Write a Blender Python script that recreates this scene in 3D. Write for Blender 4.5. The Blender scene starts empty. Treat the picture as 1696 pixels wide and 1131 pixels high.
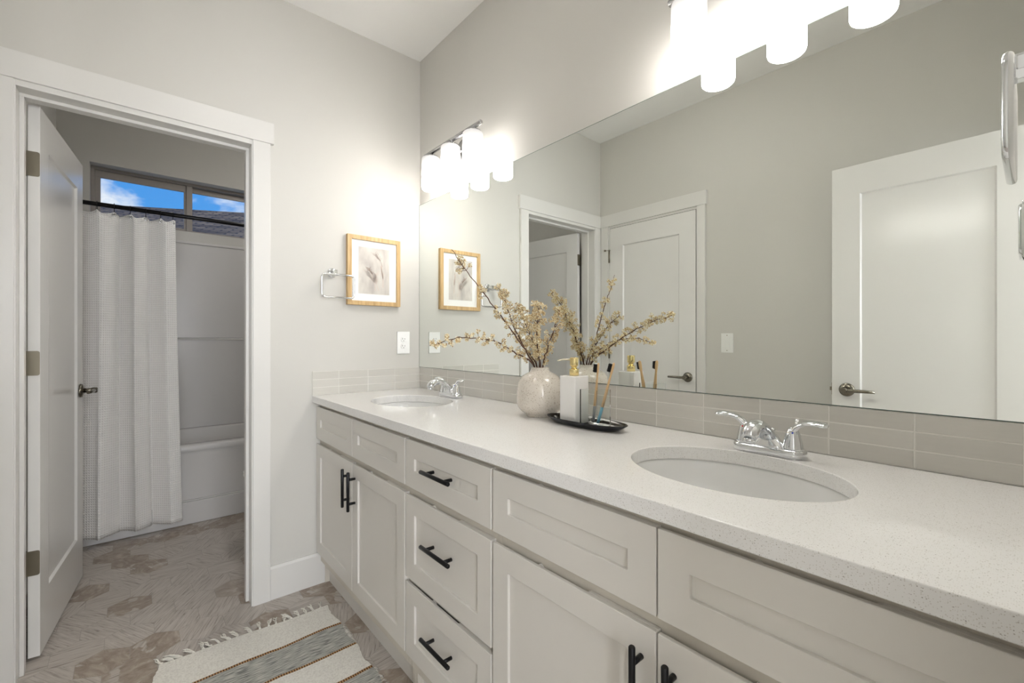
import bpy, bmesh, math, random
from mathutils import Vector, Matrix
PI = math.pi
random.seed(7)
S = bpy.context.scene
COL = S.collection

# ------------------------------------------------------------------ camera
F_PX = 738.0
cam_d = bpy.data.cameras.new('camera')
cam_d.sensor_width = 36.0
cam_d.lens = F_PX / 1696 * 36.0
cam_d.shift_y = -0.0013
cam_d.clip_start = 0.02
cam = bpy.data.objects.new('camera', cam_d)
COL.objects.link(cam)
cam.location = (2.246, -1.231, 1.1726)
cam.rotation_euler = (PI / 2, 0, math.asin(0.7603))
S.camera = cam

# ------------------------------------------------------------------ view, world, sun
S.view_settings.view_transform = 'Standard'
S.view_settings.look = 'None'
S.view_settings.gamma = 1
S.view_settings.use_curve_mapping = False
S.view_settings.exposure = 1.15
SHADE_EMIT = 12.0
HALL_FILL_EMIT = 7.0
BATH_FILL_EMIT = 5.5
TUB_FILL_EMIT = 22.0
HALL_FILL_W = 70.0
SKY_STRENGTH = 0.45
S.cycles.max_bounces = 16
S.cycles.diffuse_bounces = 6
S.cycles.transmission_bounces = 14
S.cycles.sample_clamp_indirect = 6.0
S.cycles.blur_glossy = 0.5


def world():
    w = bpy.data.worlds.new('sky'); S.world = w; w.use_nodes = True
    n = w.node_tree.nodes; l = w.node_tree.links; n.clear()
    out = n.new('ShaderNodeOutputWorld'); bg = n.new('ShaderNodeBackground')
    tc = n.new('ShaderNodeTexCoord'); sep = n.new('ShaderNodeSeparateXYZ')
    l.new(tc.outputs['Generated'], sep.inputs[0])
    ramp = n.new('ShaderNodeValToRGB')
    ramp.color_ramp.elements[0].position = 0.15; ramp.color_ramp.elements[0].color = (0.10, 0.40, 0.90, 1)
    ramp.color_ramp.elements[1].position = 0.5; ramp.color_ramp.elements[1].color = (0.035, 0.22, 0.74, 1)
    l.new(sep.outputs['Z'], ramp.inputs[0])
    mp = n.new('ShaderNodeMapping'); mp.inputs['Scale'].default_value = (5, 5, 9); mp.inputs['Location'].default_value = (0.4, 1.3, 0.0)
    l.new(tc.outputs['Generated'], mp.inputs[0])
    nz = n.new('ShaderNodeTexNoise'); nz.inputs['Scale'].default_value = 1.4; nz.inputs['Detail'].default_value = 7; nz.inputs['Roughness'].default_value = 0.6
    l.new(mp.outputs[0], nz.inputs['Vector'])
    # more cloud near the horizon
    mr = n.new('ShaderNodeMapRange'); mr.inputs['From Min'].default_value = 0.2; mr.inputs['From Max'].default_value = 0.29
    mr.inputs['To Min'].default_value = 0.13; mr.inputs['To Max'].default_value = -0.09
    l.new(sep.outputs['Z'], mr.inputs['Value'])
    ad = n.new('ShaderNodeMath'); ad.operation = 'ADD'; l.new(nz.outputs['Fac'], ad.inputs[0]); l.new(mr.outputs[0], ad.inputs[1])
    cr = n.new('ShaderNodeValToRGB'); cr.color_ramp.elements[0].position = 0.57; cr.color_ramp.elements[1].position = 0.72
    cr.color_ramp.elements[0].color = (0, 0, 0, 1); cr.color_ramp.elements[1].color = (1, 1, 1, 1)
    l.new(ad.outputs[0], cr.inputs[0])
    mx = n.new('ShaderNodeMixRGB'); mx.inputs[2].default_value = (0.85, 0.92, 1.0, 1)
    l.new(cr.outputs[0], mx.inputs[0]); l.new(ramp.outputs[0], mx.inputs[1])
    l.new(mx.outputs[0], bg.inputs['Color']); bg.inputs['Strength'].default_value = SKY_STRENGTH
    l.new(bg.outputs[0], out.inputs[0])


world()
sd = bpy.data.lights.new('sun', 'SUN'); sd.energy = 2.2; sd.angle = math.radians(0.6); sd.color = (1, 0.94, 0.84)
sun = bpy.data.objects.new('sun', sd); COL.objects.link(sun); sun.rotation_euler = (math.radians(35), math.radians(48), 0)
# added fill light at an unseen window behind the camera (built with the hall)
ad_ = bpy.data.lights.new('window_daylight', 'AREA'); ad_.shape = 'RECTANGLE'; ad_.size = 1.6; ad_.size_y = 1.5; ad_.energy = HALL_FILL_W; ad_.color = (0.95, 0.97, 1.0)
ao_ = bpy.data.objects.new('window_daylight', ad_); COL.objects.link(ao_); ao_.location = (4.62, -1.55, 1.55); ao_.rotation_euler = (0, PI / 2, 0)
ao_.rotation_euler = (PI / 2, 0, PI / 2)


# ------------------------------------------------------------------ materials
def pmat(name, col, rough=0.5, metal=0.0, spec=0.5, coat=0.0, trans=0.0, ior=1.45):
    m = bpy.data.materials.new(name); m.use_nodes = True
    b = m.node_tree.nodes['Principled BSDF']
    b.inputs['Base Color'].default_value = (*col, 1)
    b.inputs['Roughness'].default_value = rough
    b.inputs['Metallic'].default_value = metal
    b.inputs['Specular IOR Level'].default_value = spec
    b.inputs['Coat Weight'].default_value = coat
    b.inputs['Transmission Weight'].default_value = trans
    b.inputs['IOR'].default_value = ior
    return m


def NT(m):
    return m.node_tree.nodes, m.node_tree.links, m.node_tree.nodes['Principled BSDF']


def add_noise_bump(m, scale, strength, dist=0.001, detail=3):
    n, l, b = NT(m)
    tc = n.new('ShaderNodeTexCoord'); nz = n.new('ShaderNodeTexNoise'); bp = n.new('ShaderNodeBump')
    nz.inputs['Scale'].default_value = scale; nz.inputs['Detail'].default_value = detail
    bp.inputs['Strength'].default_value = strength; bp.inputs['Distance'].default_value = dist
    l.new(tc.outputs['Object'], nz.inputs['Vector']); l.new(nz.outputs['Fac'], bp.inputs['Height']); l.new(bp.outputs[0], b.inputs['Normal'])
    return m


def add_speckle(m, base, specks):
    """specks: list of (scale, threshold, colour); voronoi dots with random presence"""
    n, l, b = NT(m)
    tc = n.new('ShaderNodeTexCoord'); prev = None
    rgb = n.new('ShaderNodeRGB'); rgb.outputs[0].default_value = (*base, 1); prev = rgb.outputs[0]
    for sc, rad, pres, col in specks:
        v = n.new('ShaderNodeTexVoronoi'); v.inputs['Scale'].default_value = sc
        l.new(tc.outputs['Object'], v.inputs['Vector'])
        lt = n.new('ShaderNodeMath'); lt.operation = 'LESS_THAN'; lt.inputs[1].default_value = rad; l.new(v.outputs['Distance'], lt.inputs[0])
        sp = n.new('ShaderNodeSeparateColor'); l.new(v.outputs['Color'], sp.inputs[0])
        l2 = n.new('ShaderNodeMath'); l2.operation = 'LESS_THAN'; l2.inputs[1].default_value = pres; l.new(sp.outputs[0], l2.inputs[0])
        mu = n.new('ShaderNodeMath'); mu.operation = 'MULTIPLY'; l.new(lt.outputs[0], mu.inputs[0]); l.new(l2.outputs[0], mu.inputs[1])
        mx = n.new('ShaderNodeMixRGB'); mx.inputs[2].default_value = (*col, 1)
        l.new(mu.outputs[0], mx.inputs[0]); l.new(prev, mx.inputs[1]); prev = mx.outputs[0]
    l.new(prev, b.inputs['Base Color'])
    return m


M = {}
M['wall'] = add_noise_bump(pmat('wall_paint', (0.60, 0.588, 0.553), 0.62, spec=0.3), 180, 0.12, 0.0012)
M['ceil'] = add_noise_bump(pmat('ceiling_paint', (0.85, 0.845, 0.83), 0.75, spec=0.2), 150, 0.15, 0.0012)
M['trim'] = pmat('trim_paint', (0.69, 0.68, 0.655), 0.28)
M['door'] = pmat('door_paint', (0.74, 0.73, 0.71), 0.2)
M['cab'] = pmat('cabinet_paint', (0.67, 0.645, 0.60), 0.3)
M['cabin'] = pmat('cabinet_body_paint', (0.60, 0.56, 0.49), 0.4)
M['black'] = pmat('black_metal', (0.006, 0.006, 0.007), 0.35, 0.3)
M['chrome'] = pmat('chrome', (0.76, 0.775, 0.79), 0.05, 1.0)
M['fixture'] = pmat('fixture_chrome', (0.55, 0.55, 0.56), 0.12, 1.0)
M['nickel'] = pmat('satin_nickel', (0.24, 0.22, 0.18), 0.24, 1.0)
M['hinge'] = pmat('hinge_nickel', (0.27, 0.24, 0.185), 0.35, 1.0)
M['gold'] = pmat('brushed_gold', (0.80, 0.66, 0.33), 0.22, 1.0)
M['plastic'] = pmat('white_plastic', (0.82, 0.82, 0.80), 0.3)
M['slot'] = pmat('dark_slot', (0.02, 0.02, 0.02), 0.6)
M['porcelain'] = pmat('porcelain', (0.80, 0.80, 0.79), 0.08, coat=0.4)
M['acrylic'] = pmat('tub_acrylic', (0.62, 0.605, 0.59), 0.16)
M['marble'] = pmat('white_marble', (0.92, 0.915, 0.91), 0.25)
M['glass'] = pmat('clear_glass', (0.98, 1.0, 0.99), 0.0, trans=1.0, ior=1.25)
M['tray'] = pmat('black_lacquer', (0.006, 0.007, 0.012), 0.14)
M['trayin'] = pmat('bronze_lacquer', (0.022, 0.017, 0.010), 0.14, 0.3)
M['bamboo'] = pmat('bamboo', (0.66, 0.45, 0.24), 0.5)
M['bristle'] = pmat('black_bristle', (0.005, 0.005, 0.006), 0.7)
M['grey'] = pmat('grey_rubber', (0.17, 0.18, 0.19), 0.4)
M['blue'] = pmat('blue_rubber', (0.16, 0.42, 0.58), 0.4)
M['vinyl'] = pmat('tan_window_vinyl', (0.34, 0.31, 0.28), 0.4)
M['grout'] = pmat('grout', (0.70, 0.685, 0.64), 0.8)
M['mat'] = pmat('mat_board', (0.84, 0.84, 0.83), 0.7)
M['stem'] = pmat('dry_stem', (0.115, 0.06, 0.038), 0.65)
M['cottonfr'] = add_noise_bump(pmat('cotton_fringe', (0.78, 0.755, 0.69), 0.9, spec=0.1), 900, 0.6, 0.001)
M['red'] = pmat('red_mark', (0.6, 0.02, 0.02), 0.4)
M['bluem'] = pmat('blue_mark', (0.02, 0.06, 0.5), 0.4)
M['mirror'] = pmat('mirror_silver', (0.86, 0.885, 0.855), 0.0, 1.0)
M['mirredge'] = pmat('mirror_edge_glass', (0.10, 0.14, 0.12), 0.15)
M['quartz'] = add_speckle(pmat('white_quartz', (0.74, 0.73, 0.71), 0.09), (0.80, 0.793, 0.78),
                          [(520, 0.34, 0.35, (0.64, 0.62, 0.585)), (330, 0.24, 0.16, (0.50, 0.48, 0.45)), (210, 0.13, 0.14, (0.30, 0.28, 0.26))])
M['vase'] = add_speckle(pmat('speckled_glaze', (0.66, 0.6, 0.54), 0.12, coat=0.5), (0.70, 0.65, 0.58),
                        [(210, 0.22, 0.40, (0.25, 0.17, 0.11)), (110, 0.13, 0.42, (0.20, 0.11, 0.06)), (340, 0.3, 0.22, (0.40, 0.32, 0.24))])

# blossoms: cream to tan by random island
m = pmat('dried_blossom', (0.7, 0.6, 0.42), 0.8, spec=0.1); n, l, b = NT(m)
g = n.new('ShaderNodeNewGeometry'); cr = n.new('ShaderNodeValToRGB')
e = cr.color_ramp.elements; e[0].position = 0.0; e[0].color = (0.34, 0.19, 0.07, 1); e[1].position = 0.25; e[1].color = (0.66, 0.51, 0.27, 1)
x = e.new(0.62); x.color = (0.82, 0.73, 0.50, 1); x = e.new(1.0); x.color = (0.92, 0.88, 0.72, 1)
l.new(g.outputs['Random Per Island'], cr.inputs[0]); l.new(cr.outputs[0], b.inputs['Base Color']); M['blossom'] = m

# light wood frame
m = pmat('natural_oak', (0.6, 0.42, 0.22), 0.45); n, l, b = NT(m)
tc = n.new('ShaderNodeTexCoord'); mp = n.new('ShaderNodeMapping'); mp.inputs['Scale'].default_value = (60, 60, 6)
nz = n.new('ShaderNodeTexNoise'); nz.inputs['Scale'].default_value = 1.5; nz.inputs['Detail'].default_value = 5; cr = n.new('ShaderNodeValToRGB')
cr.color_ramp.elements[0].position = 0.3; cr.color_ramp.elements[0].color = (0.46, 0.30, 0.13, 1); cr.color_ramp.elements[1].position = 0.7; cr.color_ramp.elements[1].color = (0.64, 0.45, 0.23, 1)
l.new(tc.outputs['Object'], mp.inputs[0]); l.new(mp.outputs[0], nz.inputs['Vector']); l.new(nz.outputs['Fac'], cr.inputs[0]); l.new(cr.outputs[0], b.inputs['Base Color']); M['oak'] = m

# soft print of grasses
m = pmat('grass_print', (0.6, 0.57, 0.53), 0.6); n, l, b = NT(m)
tc = n.new('ShaderNodeTexCoord'); mp = n.new('ShaderNodeMapping'); mp.inputs['Scale'].default_value = (1, 12, 5)
nz = n.new('ShaderNodeTexNoise'); nz.inputs['Scale'].default_value = 1.3; nz.inputs['Detail'].default_value = 4; nz.inputs['Distortion'].default_value = 0.3; cr = n.new('ShaderNodeValToRGB')
cr.color_ramp.elements[0].position = 0.3; cr.color_ramp.elements[0].color = (0.44, 0.405, 0.38, 1); cr.color_ramp.elements[1].position = 0.62; cr.color_ramp.elements[1].color = (0.64, 0.61, 0.56, 1)
l.new(tc.outputs['Object'], mp.inputs[0]); l.new(mp.outputs[0], nz.inputs['Vector']); l.new(nz.outputs['Fac'], cr.inputs[0]); l.new(cr.outputs[0], b.inputs['Base Color']); M['print'] = m
M['plume'] = pmat('printed_plume', (0.26, 0.16, 0.12), 0.7)
M['plume2'] = pmat('printed_pale_plume', (0.60, 0.50, 0.44), 0.7)

# glazed glass backsplash tile, colour varied per tile
m = pmat('glazed_tile', (0.5, 0.48, 0.43), 0.07, coat=0.6); n, l, b = NT(m)
g = n.new('ShaderNodeNewGeometry'); cr = n.new('ShaderNodeValToRGB')
cr.color_ramp.elements[0].color = (0.53, 0.515, 0.475, 1); cr.color_ramp.elements[1].color = (0.62, 0.605, 0.56, 1)
tc = n.new('ShaderNodeTexCoord'); mp = n.new('ShaderNodeMapping'); mp.inputs['Scale'].default_value = (8, 8, 120); nz = n.new('ShaderNodeTexNoise'); nz.inputs['Scale'].default_value = 1.0
ad = n.new('ShaderNodeMath'); ad.operation = 'ADD'; mu = n.new('ShaderNodeMath'); mu.operation = 'MULTIPLY'; mu.inputs[1].default_value = 0.5
l.new(tc.outputs['Object'], mp.inputs[0]); l.new(mp.outputs[0], nz.inputs['Vector']); l.new(g.outputs['Random Per Island'], ad.inputs[0]); l.new(nz.outputs['Fac'], ad.inputs[1]); l.new(ad.outputs[0], mu.inputs[0])
l.new(mu.outputs[0], cr.inputs[0]); l.new(cr.outputs[0], b.inputs['Base Color'])
b.inputs['Coat Roughness'].default_value = 0.03; M['tile'] = m

# floor tile: per-tile attribute tilev (r = kind, g = grain angle, b = offset)
m = pmat('stone_vinyl_hexagons', (0.4, 0.36, 0.32), 0.32, spec=0.4); n, l, b = NT(m)
at = n.new('ShaderNodeAttribute'); at.attribute_name = 'tilev'; sp = n.new('ShaderNodeSeparateColor'); l.new(at.outputs['Color'], sp.inputs[0])
tc = n.new('ShaderNodeTexCoord'); vr = n.new('ShaderNodeVectorRotate'); vr.rotation_type = 'Z_AXIS'
am = n.new('ShaderNodeMath'); am.operation = 'MULTIPLY'; am.inputs[1].default_value = PI * 2; l.new(sp.outputs[1], am.inputs[0]); l.new(am.outputs[0], vr.inputs['Angle'])
l.new(tc.outputs['Object'], vr.inputs['Vector'])
off = n.new('ShaderNodeVectorMath'); off.operation = 'ADD'; cm = n.new('ShaderNodeCombineXYZ'); om = n.new('ShaderNodeMath'); om.operation = 'MULTIPLY'; om.inputs[1].default_value = 37.0
l.new(sp.outputs[2], om.inputs[0]); l.new(om.outputs[0], cm.inputs[0]); l.new(om.outputs[0], cm.inputs[1]); l.new(vr.outputs[0], off.inputs[0]); l.new(cm.outputs[0], off.inputs[1])
mp = n.new('ShaderNodeMapping'); mp.inputs['Scale'].default_value = (9, 150, 1); l.new(off.outputs[0], mp.inputs[0])
nz = n.new('ShaderNodeTexNoise'); nz.inputs['Scale'].default_value = 1.0; nz.inputs['Detail'].default_value = 6; nz.inputs['Roughness'].default_value = 0.62; nz.inputs['Distortion'].default_value = 0.7
l.new(mp.outputs[0], nz.inputs['Vector'])
c1 = n.new('ShaderNodeValToRGB'); e = c1.color_ramp.elements; e[0].position = 0.30; e[0].color = (0.21, 0.175, 0.15, 1); e[1].position = 0.70; e[1].color = (0.55, 0.51, 0.47, 1)
x = e.new(0.46); x.color = (0.43, 0.39, 0.35, 1)
l.new(nz.outputs['Fac'], c1.inputs[0])
mp2 = n.new('ShaderNodeMapping'); mp2.inputs['Scale'].default_value = (14, 22, 1); l.new(off.outputs[0], mp2.inputs[0])
nz2 = n.new('ShaderNodeTexNoise'); nz2.inputs['Scale'].default_value = 1.0; nz2.inputs['Detail'].default_value = 7; nz2.inputs['Roughness'].default_value = 0.65; nz2.inputs['Distortion'].default_value = 1.6
l.new(mp2.outputs[0], nz2.inputs['Vector'])
c2 = n.new('ShaderNodeValToRGB'); e = c2.color_ramp.elements; e[0].position = 0.3; e[0].color = (0.23, 0.18, 0.14, 1); e[1].position = 0.70; e[1].color = (0.45, 0.39, 0.33, 1)
x = e.new(0.5); x.color = (0.32, 0.265, 0.215, 1)
l.new(nz2.outputs['Fac'], c2.inputs[0])
c3 = n.new('ShaderNodeValToRGB'); c3.color_ramp.interpolation = 'LINEAR'; e = c3.color_ramp.elements; e[0].position = 0.66; e[0].color = (0, 0, 0, 1); e[1].position = 0.70; e[1].color = (1, 1, 1, 1)
l.new(sp.outputs[0], c3.inputs[0])
# soft drift between the two looks inside a tile
nz3 = n.new('ShaderNodeTexNoise'); nz3.inputs['Scale'].default_value = 13.0; l.new(off.outputs[0], nz3.inputs['Vector'])
mm = n.new('ShaderNodeMapRange'); mm.inputs['From Min'].default_value = 0.38; mm.inputs['From Max'].default_value = 0.42; l.new(nz3.outputs['Fac'], mm.inputs['Value'])
mk = n.new('ShaderNodeMath'); mk.operation = 'MULTIPLY'; l.new(c3.outputs[0], mk.inputs[0]); l.new(mm.outputs[0], mk.inputs[1])
mx = n.new('ShaderNodeMixRGB'); l.new(mk.outputs[0], mx.inputs[0]); l.new(c1.outputs[0], mx.inputs[1]); l.new(c2.outputs[0], mx.inputs[2])
l.new(mx.outputs[0], b.inputs['Base Color']); M['hex'] = m
M['hexgrout'] = pmat('floor_joint', (0.36, 0.33, 0.30), 0.7)
M['hallfloor'] = pmat('hall_floor', (0.35, 0.30, 0.26), 0.6)

# waffle weave curtain (uv in metres)
m = pmat('waffle_cotton', (0.80, 0.785, 0.75), 0.85, spec=0.15); n, l, b = NT(m)
b.inputs['Subsurface Weight'].default_value = 0.0
uv = n.new('ShaderNodeUVMap'); sp = n.new('ShaderNodeSeparateXYZ'); l.new(uv.outputs[0], sp.inputs[0])
outs = []
for i, per in ((0, 0.011), (1, 0.0135)):
    a = n.new('ShaderNodeMath'); a.operation = 'MULTIPLY'; a.inputs[1].default_value = 2 * PI / per; l.new(sp.outputs[i], a.inputs[0])
    s2 = n.new('ShaderNodeMath'); s2.operation = 'SINE'; l.new(a.outputs[0], s2.inputs[0]); outs.append(s2.outputs[0])
mxx = n.new('ShaderNodeMath'); mxx.operation = 'MAXIMUM'; l.new(outs[0], mxx.inputs[0]); l.new(outs[1], mxx.inputs[1])
bp = n.new('ShaderNodeBump'); bp.inputs['Strength'].default_value = 1.0; bp.inputs['Distance'].default_value = 0.0011
l.new(mxx.outputs[0], bp.inputs['Height']); l.new(bp.outputs[0], b.inputs['Normal'])
mr = n.new('ShaderNodeMapRange'); mr.inputs['From Min'].default_value = -1.0; mr.inputs['From Max'].default_value = 1.0; l.new(mxx.outputs[0], mr.inputs['Value'])
mx = n.new('ShaderNodeMixRGB'); mx.inputs[1].default_value = (0.84, 0.82, 0.79, 1); mx.inputs[2].default_value = (0.92, 0.905, 0.88, 1); l.new(mr.outputs[0], mx.inputs[0]); l.new(mx.outputs[0], b.inputs['Base Color'])
M['waffle'] = m

# striped rug
m = pmat('woven_rug', (0.7, 0.68, 0.62), 0.95, spec=0.05); n, l, b = NT(m)
tc = n.new('ShaderNodeTexCoord'); sp = n.new('ShaderNodeSeparateXYZ'); l.new(tc.outputs['Object'], sp.inputs[0])
# wobble of the stripe edge
nw = n.new('ShaderNodeTexNoise'); nw.inputs['Scale'].default_value = 6.0; l.new(tc.outputs['Object'], nw.inputs['Vector'])
ws = n.new('ShaderNodeMath'); ws.operation = 'MULTIPLY_ADD'; ws.inputs[1].default_value = 0.02; ws.inputs[2].default_value = -0.006; l.new(nw.outputs['Fac'], ws.inputs[0])
xs = n.new('ShaderNodeMath'); xs.operation = 'ADD'; l.new(sp.outputs['X'], xs.inputs[0]); l.new(ws.outputs[0], xs.inputs[1])
md = n.new('ShaderNodeMath'); md.operation = 'PINGPONG'; md.inputs[1].default_value = 0.159; mxr = n.new('ShaderNodeMath'); mxr.operation = 'MAXIMUM'; mxr.inputs[1].default_value = 0.318; l.new(xs.outputs[0], mxr.inputs[0]); l.new(mxr.outputs[0], md.inputs[0])
# pingpong: 0 = middle of white band
sc = n.new('ShaderNodeMath'); sc.operation = 'DIVIDE'; sc.inputs[1].default_value = 0.159; l.new(md.outputs[0], sc.inputs[0])
st = n.new('ShaderNodeValToRGB'); st.color_ramp.interpolation = 'CONSTANT'; e = st.color_ramp.elements
e[0].position = 0; e[0].color = (0.0, 0, 0, 1); e[1].position = 0.455; e[1].color = (0.5, 0.5, 0.5, 1); x = e.new(0.53); x.color = (1, 1, 1, 1)
l.new(sc.outputs[0], st.inputs[0])
mpg = n.new('ShaderNodeMapping'); mpg.inputs['Scale'].default_value = (420, 22, 1); l.new(tc.outputs['Object'], mpg.inputs[0])
ng = n.new('ShaderNodeTexNoise'); ng.inputs['Scale'].default_value = 1.0; ng.inputs['Detail'].default_value = 4; l.new(mpg.outputs[0], ng.inputs['Vector'])
cg = n.new('ShaderNodeValToRGB'); cg.color_ramp.elements[0].position = 0.38; cg.color_ramp.elements[0].color = (0.17, 0.175, 0.165, 1); cg.color_ramp.elements[1].position = 0.6; cg.color_ramp.elements[1].color = (0.55, 0.54, 0.49, 1); l.new(ng.outputs['Fac'], cg.inputs[0])
nw2 = n.new('ShaderNodeTexNoise'); nw2.inputs['Scale'].default_value = 180.0; l.new(tc.outputs['Object'], nw2.inputs['Vector'])
cw = n.new('ShaderNodeValToRGB'); cw.color_ramp.elements[0].position = 0.3; cw.color_ramp.elements[0].color = (0.64, 0.615, 0.56, 1); cw.color_ramp.elements[1].position = 0.6; cw.color_ramp.elements[1].color = (0.77, 0.75, 0.69, 1); l.new(nw2.outputs['Fac'], cw.inputs[0])
wv = n.new('ShaderNodeTexWave'); wv.bands_direction = 'Y'; wv.inputs['Scale'].default_value = 38.0; wv.inputs['Distortion'].default_value = 1.0; l.new(tc.outputs['Object'], wv.inputs['Vector'])
cb = n.new('ShaderNodeValToRGB'); cb.color_ramp.elements[0].position = 0.3; cb.color_ramp.elements[0].color = (0.12, 0.06, 0.03, 1); cb.color_ramp.elements[1].position = 0.6; cb.color_ramp.elements[1].color = (0.42, 0.25, 0.12, 1); l.new(wv.outputs['Fac'], cb.inputs[0])
g1 = n.new('ShaderNodeMath'); g1.operation = 'GREATER_THAN'; g1.inputs[1].default_value = 0.25; l.new(st.outputs[0], g1.inputs[0])
g2 = n.new('ShaderNodeMath'); g2.operation = 'GREATER_THAN'; g2.inputs[1].default_value = 0.75; l.new(st.outputs[0], g2.inputs[0])
x1 = n.new('ShaderNodeMixRGB'); l.new(g1.outputs[0], x1.inputs[0]); l.new(cw.outputs[0], x1.inputs[1]); l.new(cb.outputs[0], x1.inputs[2])
x2 = n.new('ShaderNodeMixRGB'); l.new(g2.outputs[0], x2.inputs[0]); l.new(x1.outputs[0], x2.inputs[1]); l.new(cg.outputs[0], x2.inputs[2])
l.new(x2.outputs[0], b.inputs['Base Color'])
bp = n.new('ShaderNodeBump'); bp.inputs['Strength'].default_value = 0.7; bp.inputs['Distance'].default_value = 0.003; l.new(ng.outputs['Fac'], bp.inputs['Height']); l.new(bp.outputs[0], b.inputs['Normal'])
M['rug'] = m

# roof shingles
m = pmat('roof_shingles', (0.1, 0.1, 0.12), 0.9); n, l, b = NT(m)
tc = n.new('ShaderNodeTexCoord'); br = n.new('ShaderNodeTexBrick'); br.inputs['Scale'].default_value = 1.0
br.inputs['Brick Width'].default_value = 0.30; br.inputs['Row Height'].default_value = 0.085; br.inputs['Mortar Size'].default_value = 0.018
br.inputs['Color1'].default_value = (0.05, 0.047, 0.045, 1); br.inputs['Color2'].default_value = (0.19, 0.165, 0.13, 1); br.inputs['Mortar'].default_value = (0.015, 0.02, 0.035, 1)
l.new(tc.outputs['UV'], br.inputs['Vector']); l.new(br.outputs['Color'], b.inputs['Base Color']); b.inputs['Specular IOR Level'].default_value = 0.05; M['shingle'] = m
M['siding'] = pmat('house_siding', (0.4, 0.38, 0.34), 0.8)

# lamp shade: frosted glass, lit from inside; the bulb sits low so the top third glows less
m = bpy.data.materials.new('lit_frosted_glass'); m.use_nodes = True; n = m.node_tree.nodes; l = m.node_tree.links; n.clear()
out = n.new('ShaderNodeOutputMaterial'); em = n.new('ShaderNodeEmission'); df = n.new('ShaderNodeBsdfDiffuse'); ads = n.new('ShaderNodeAddShader')
df.inputs['Color'].default_value = (0.35, 0.35, 0.35, 1); em.inputs['Color'].default_value = (1.0, 0.955, 0.91, 1)
tc = n.new('ShaderNodeTexCoord'); sp = n.new('ShaderNodeSeparateXYZ'); l.new(tc.outputs['Object'], sp.inputs[0])
mr = n.new('ShaderNodeMath'); mr.operation = 'DIVIDE'; mr.inputs[1].default_value = 0.16; l.new(sp.outputs['Z'], mr.inputs[0])
gr = n.new('ShaderNodeValToRGB'); gr.color_ramp.interpolation = 'LINEAR'; e = gr.color_ramp.elements
e[0].position = 0.50; e[0].color = (1, 1, 1, 1); e[1].position = 1.0; e[1].color = (0.018, 0.018, 0.018, 1)
for ps, vl in ((0.60, 0.30), (0.68, 0.085), (0.80, 0.036)):
    x = e.new(ps); x.color = (vl, vl, vl, 1)
ml = n.new('ShaderNodeMath'); ml.operation = 'MULTIPLY'; ml.inputs[1].default_value = SHADE_EMIT
l.new(mr.outputs[0], gr.inputs[0]); l.new(gr.outputs[0], ml.inputs[0]); l.new(ml.outputs[0], em.inputs['Strength'])
l.new(em.outputs[0], ads.inputs[0]); l.new(df.outputs[0], ads.inputs[1]); l.new(ads.outputs[0], out.inputs[0]); M['shade'] = m
for key, st in (('dome', HALL_FILL_EMIT), ('dome_bath', BATH_FILL_EMIT), ('dome_tub', TUB_FILL_EMIT)):  # glow of the added fill domes
    m = bpy.data.materials.new('lit_' + key); m.use_nodes = True; n = m.node_tree.nodes; l = m.node_tree.links; n.clear()
    out = n.new('ShaderNodeOutputMaterial'); em = n.new('ShaderNodeEmission'); em.inputs['Color'].default_value = (1.0, 0.965, 0.925, 1); em.inputs['Strength'].default_value = st
    l.new(em.outputs[0], out.inputs[0]); M[key] = m
m = bpy.data.materials.new('window_glass'); m.use_nodes = True; n = m.node_tree.nodes; l = m.node_tree.links; n.clear()
out = n.new('ShaderNodeOutputMaterial'); tr = n.new('ShaderNodeBsdfTransparent'); gl = n.new('ShaderNodeBsdfGlossy'); gl.inputs['Roughness'].default_value = 0.0; mxs = n.new('ShaderNodeMixShader'); mxs.inputs[0].default_value = 0.03
l.new(tr.outputs[0], mxs.inputs[1]); l.new(gl.outputs[0], mxs.inputs[2]); l.new(mxs.outputs[0], out.inputs[0]); M['pane'] = m


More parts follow.
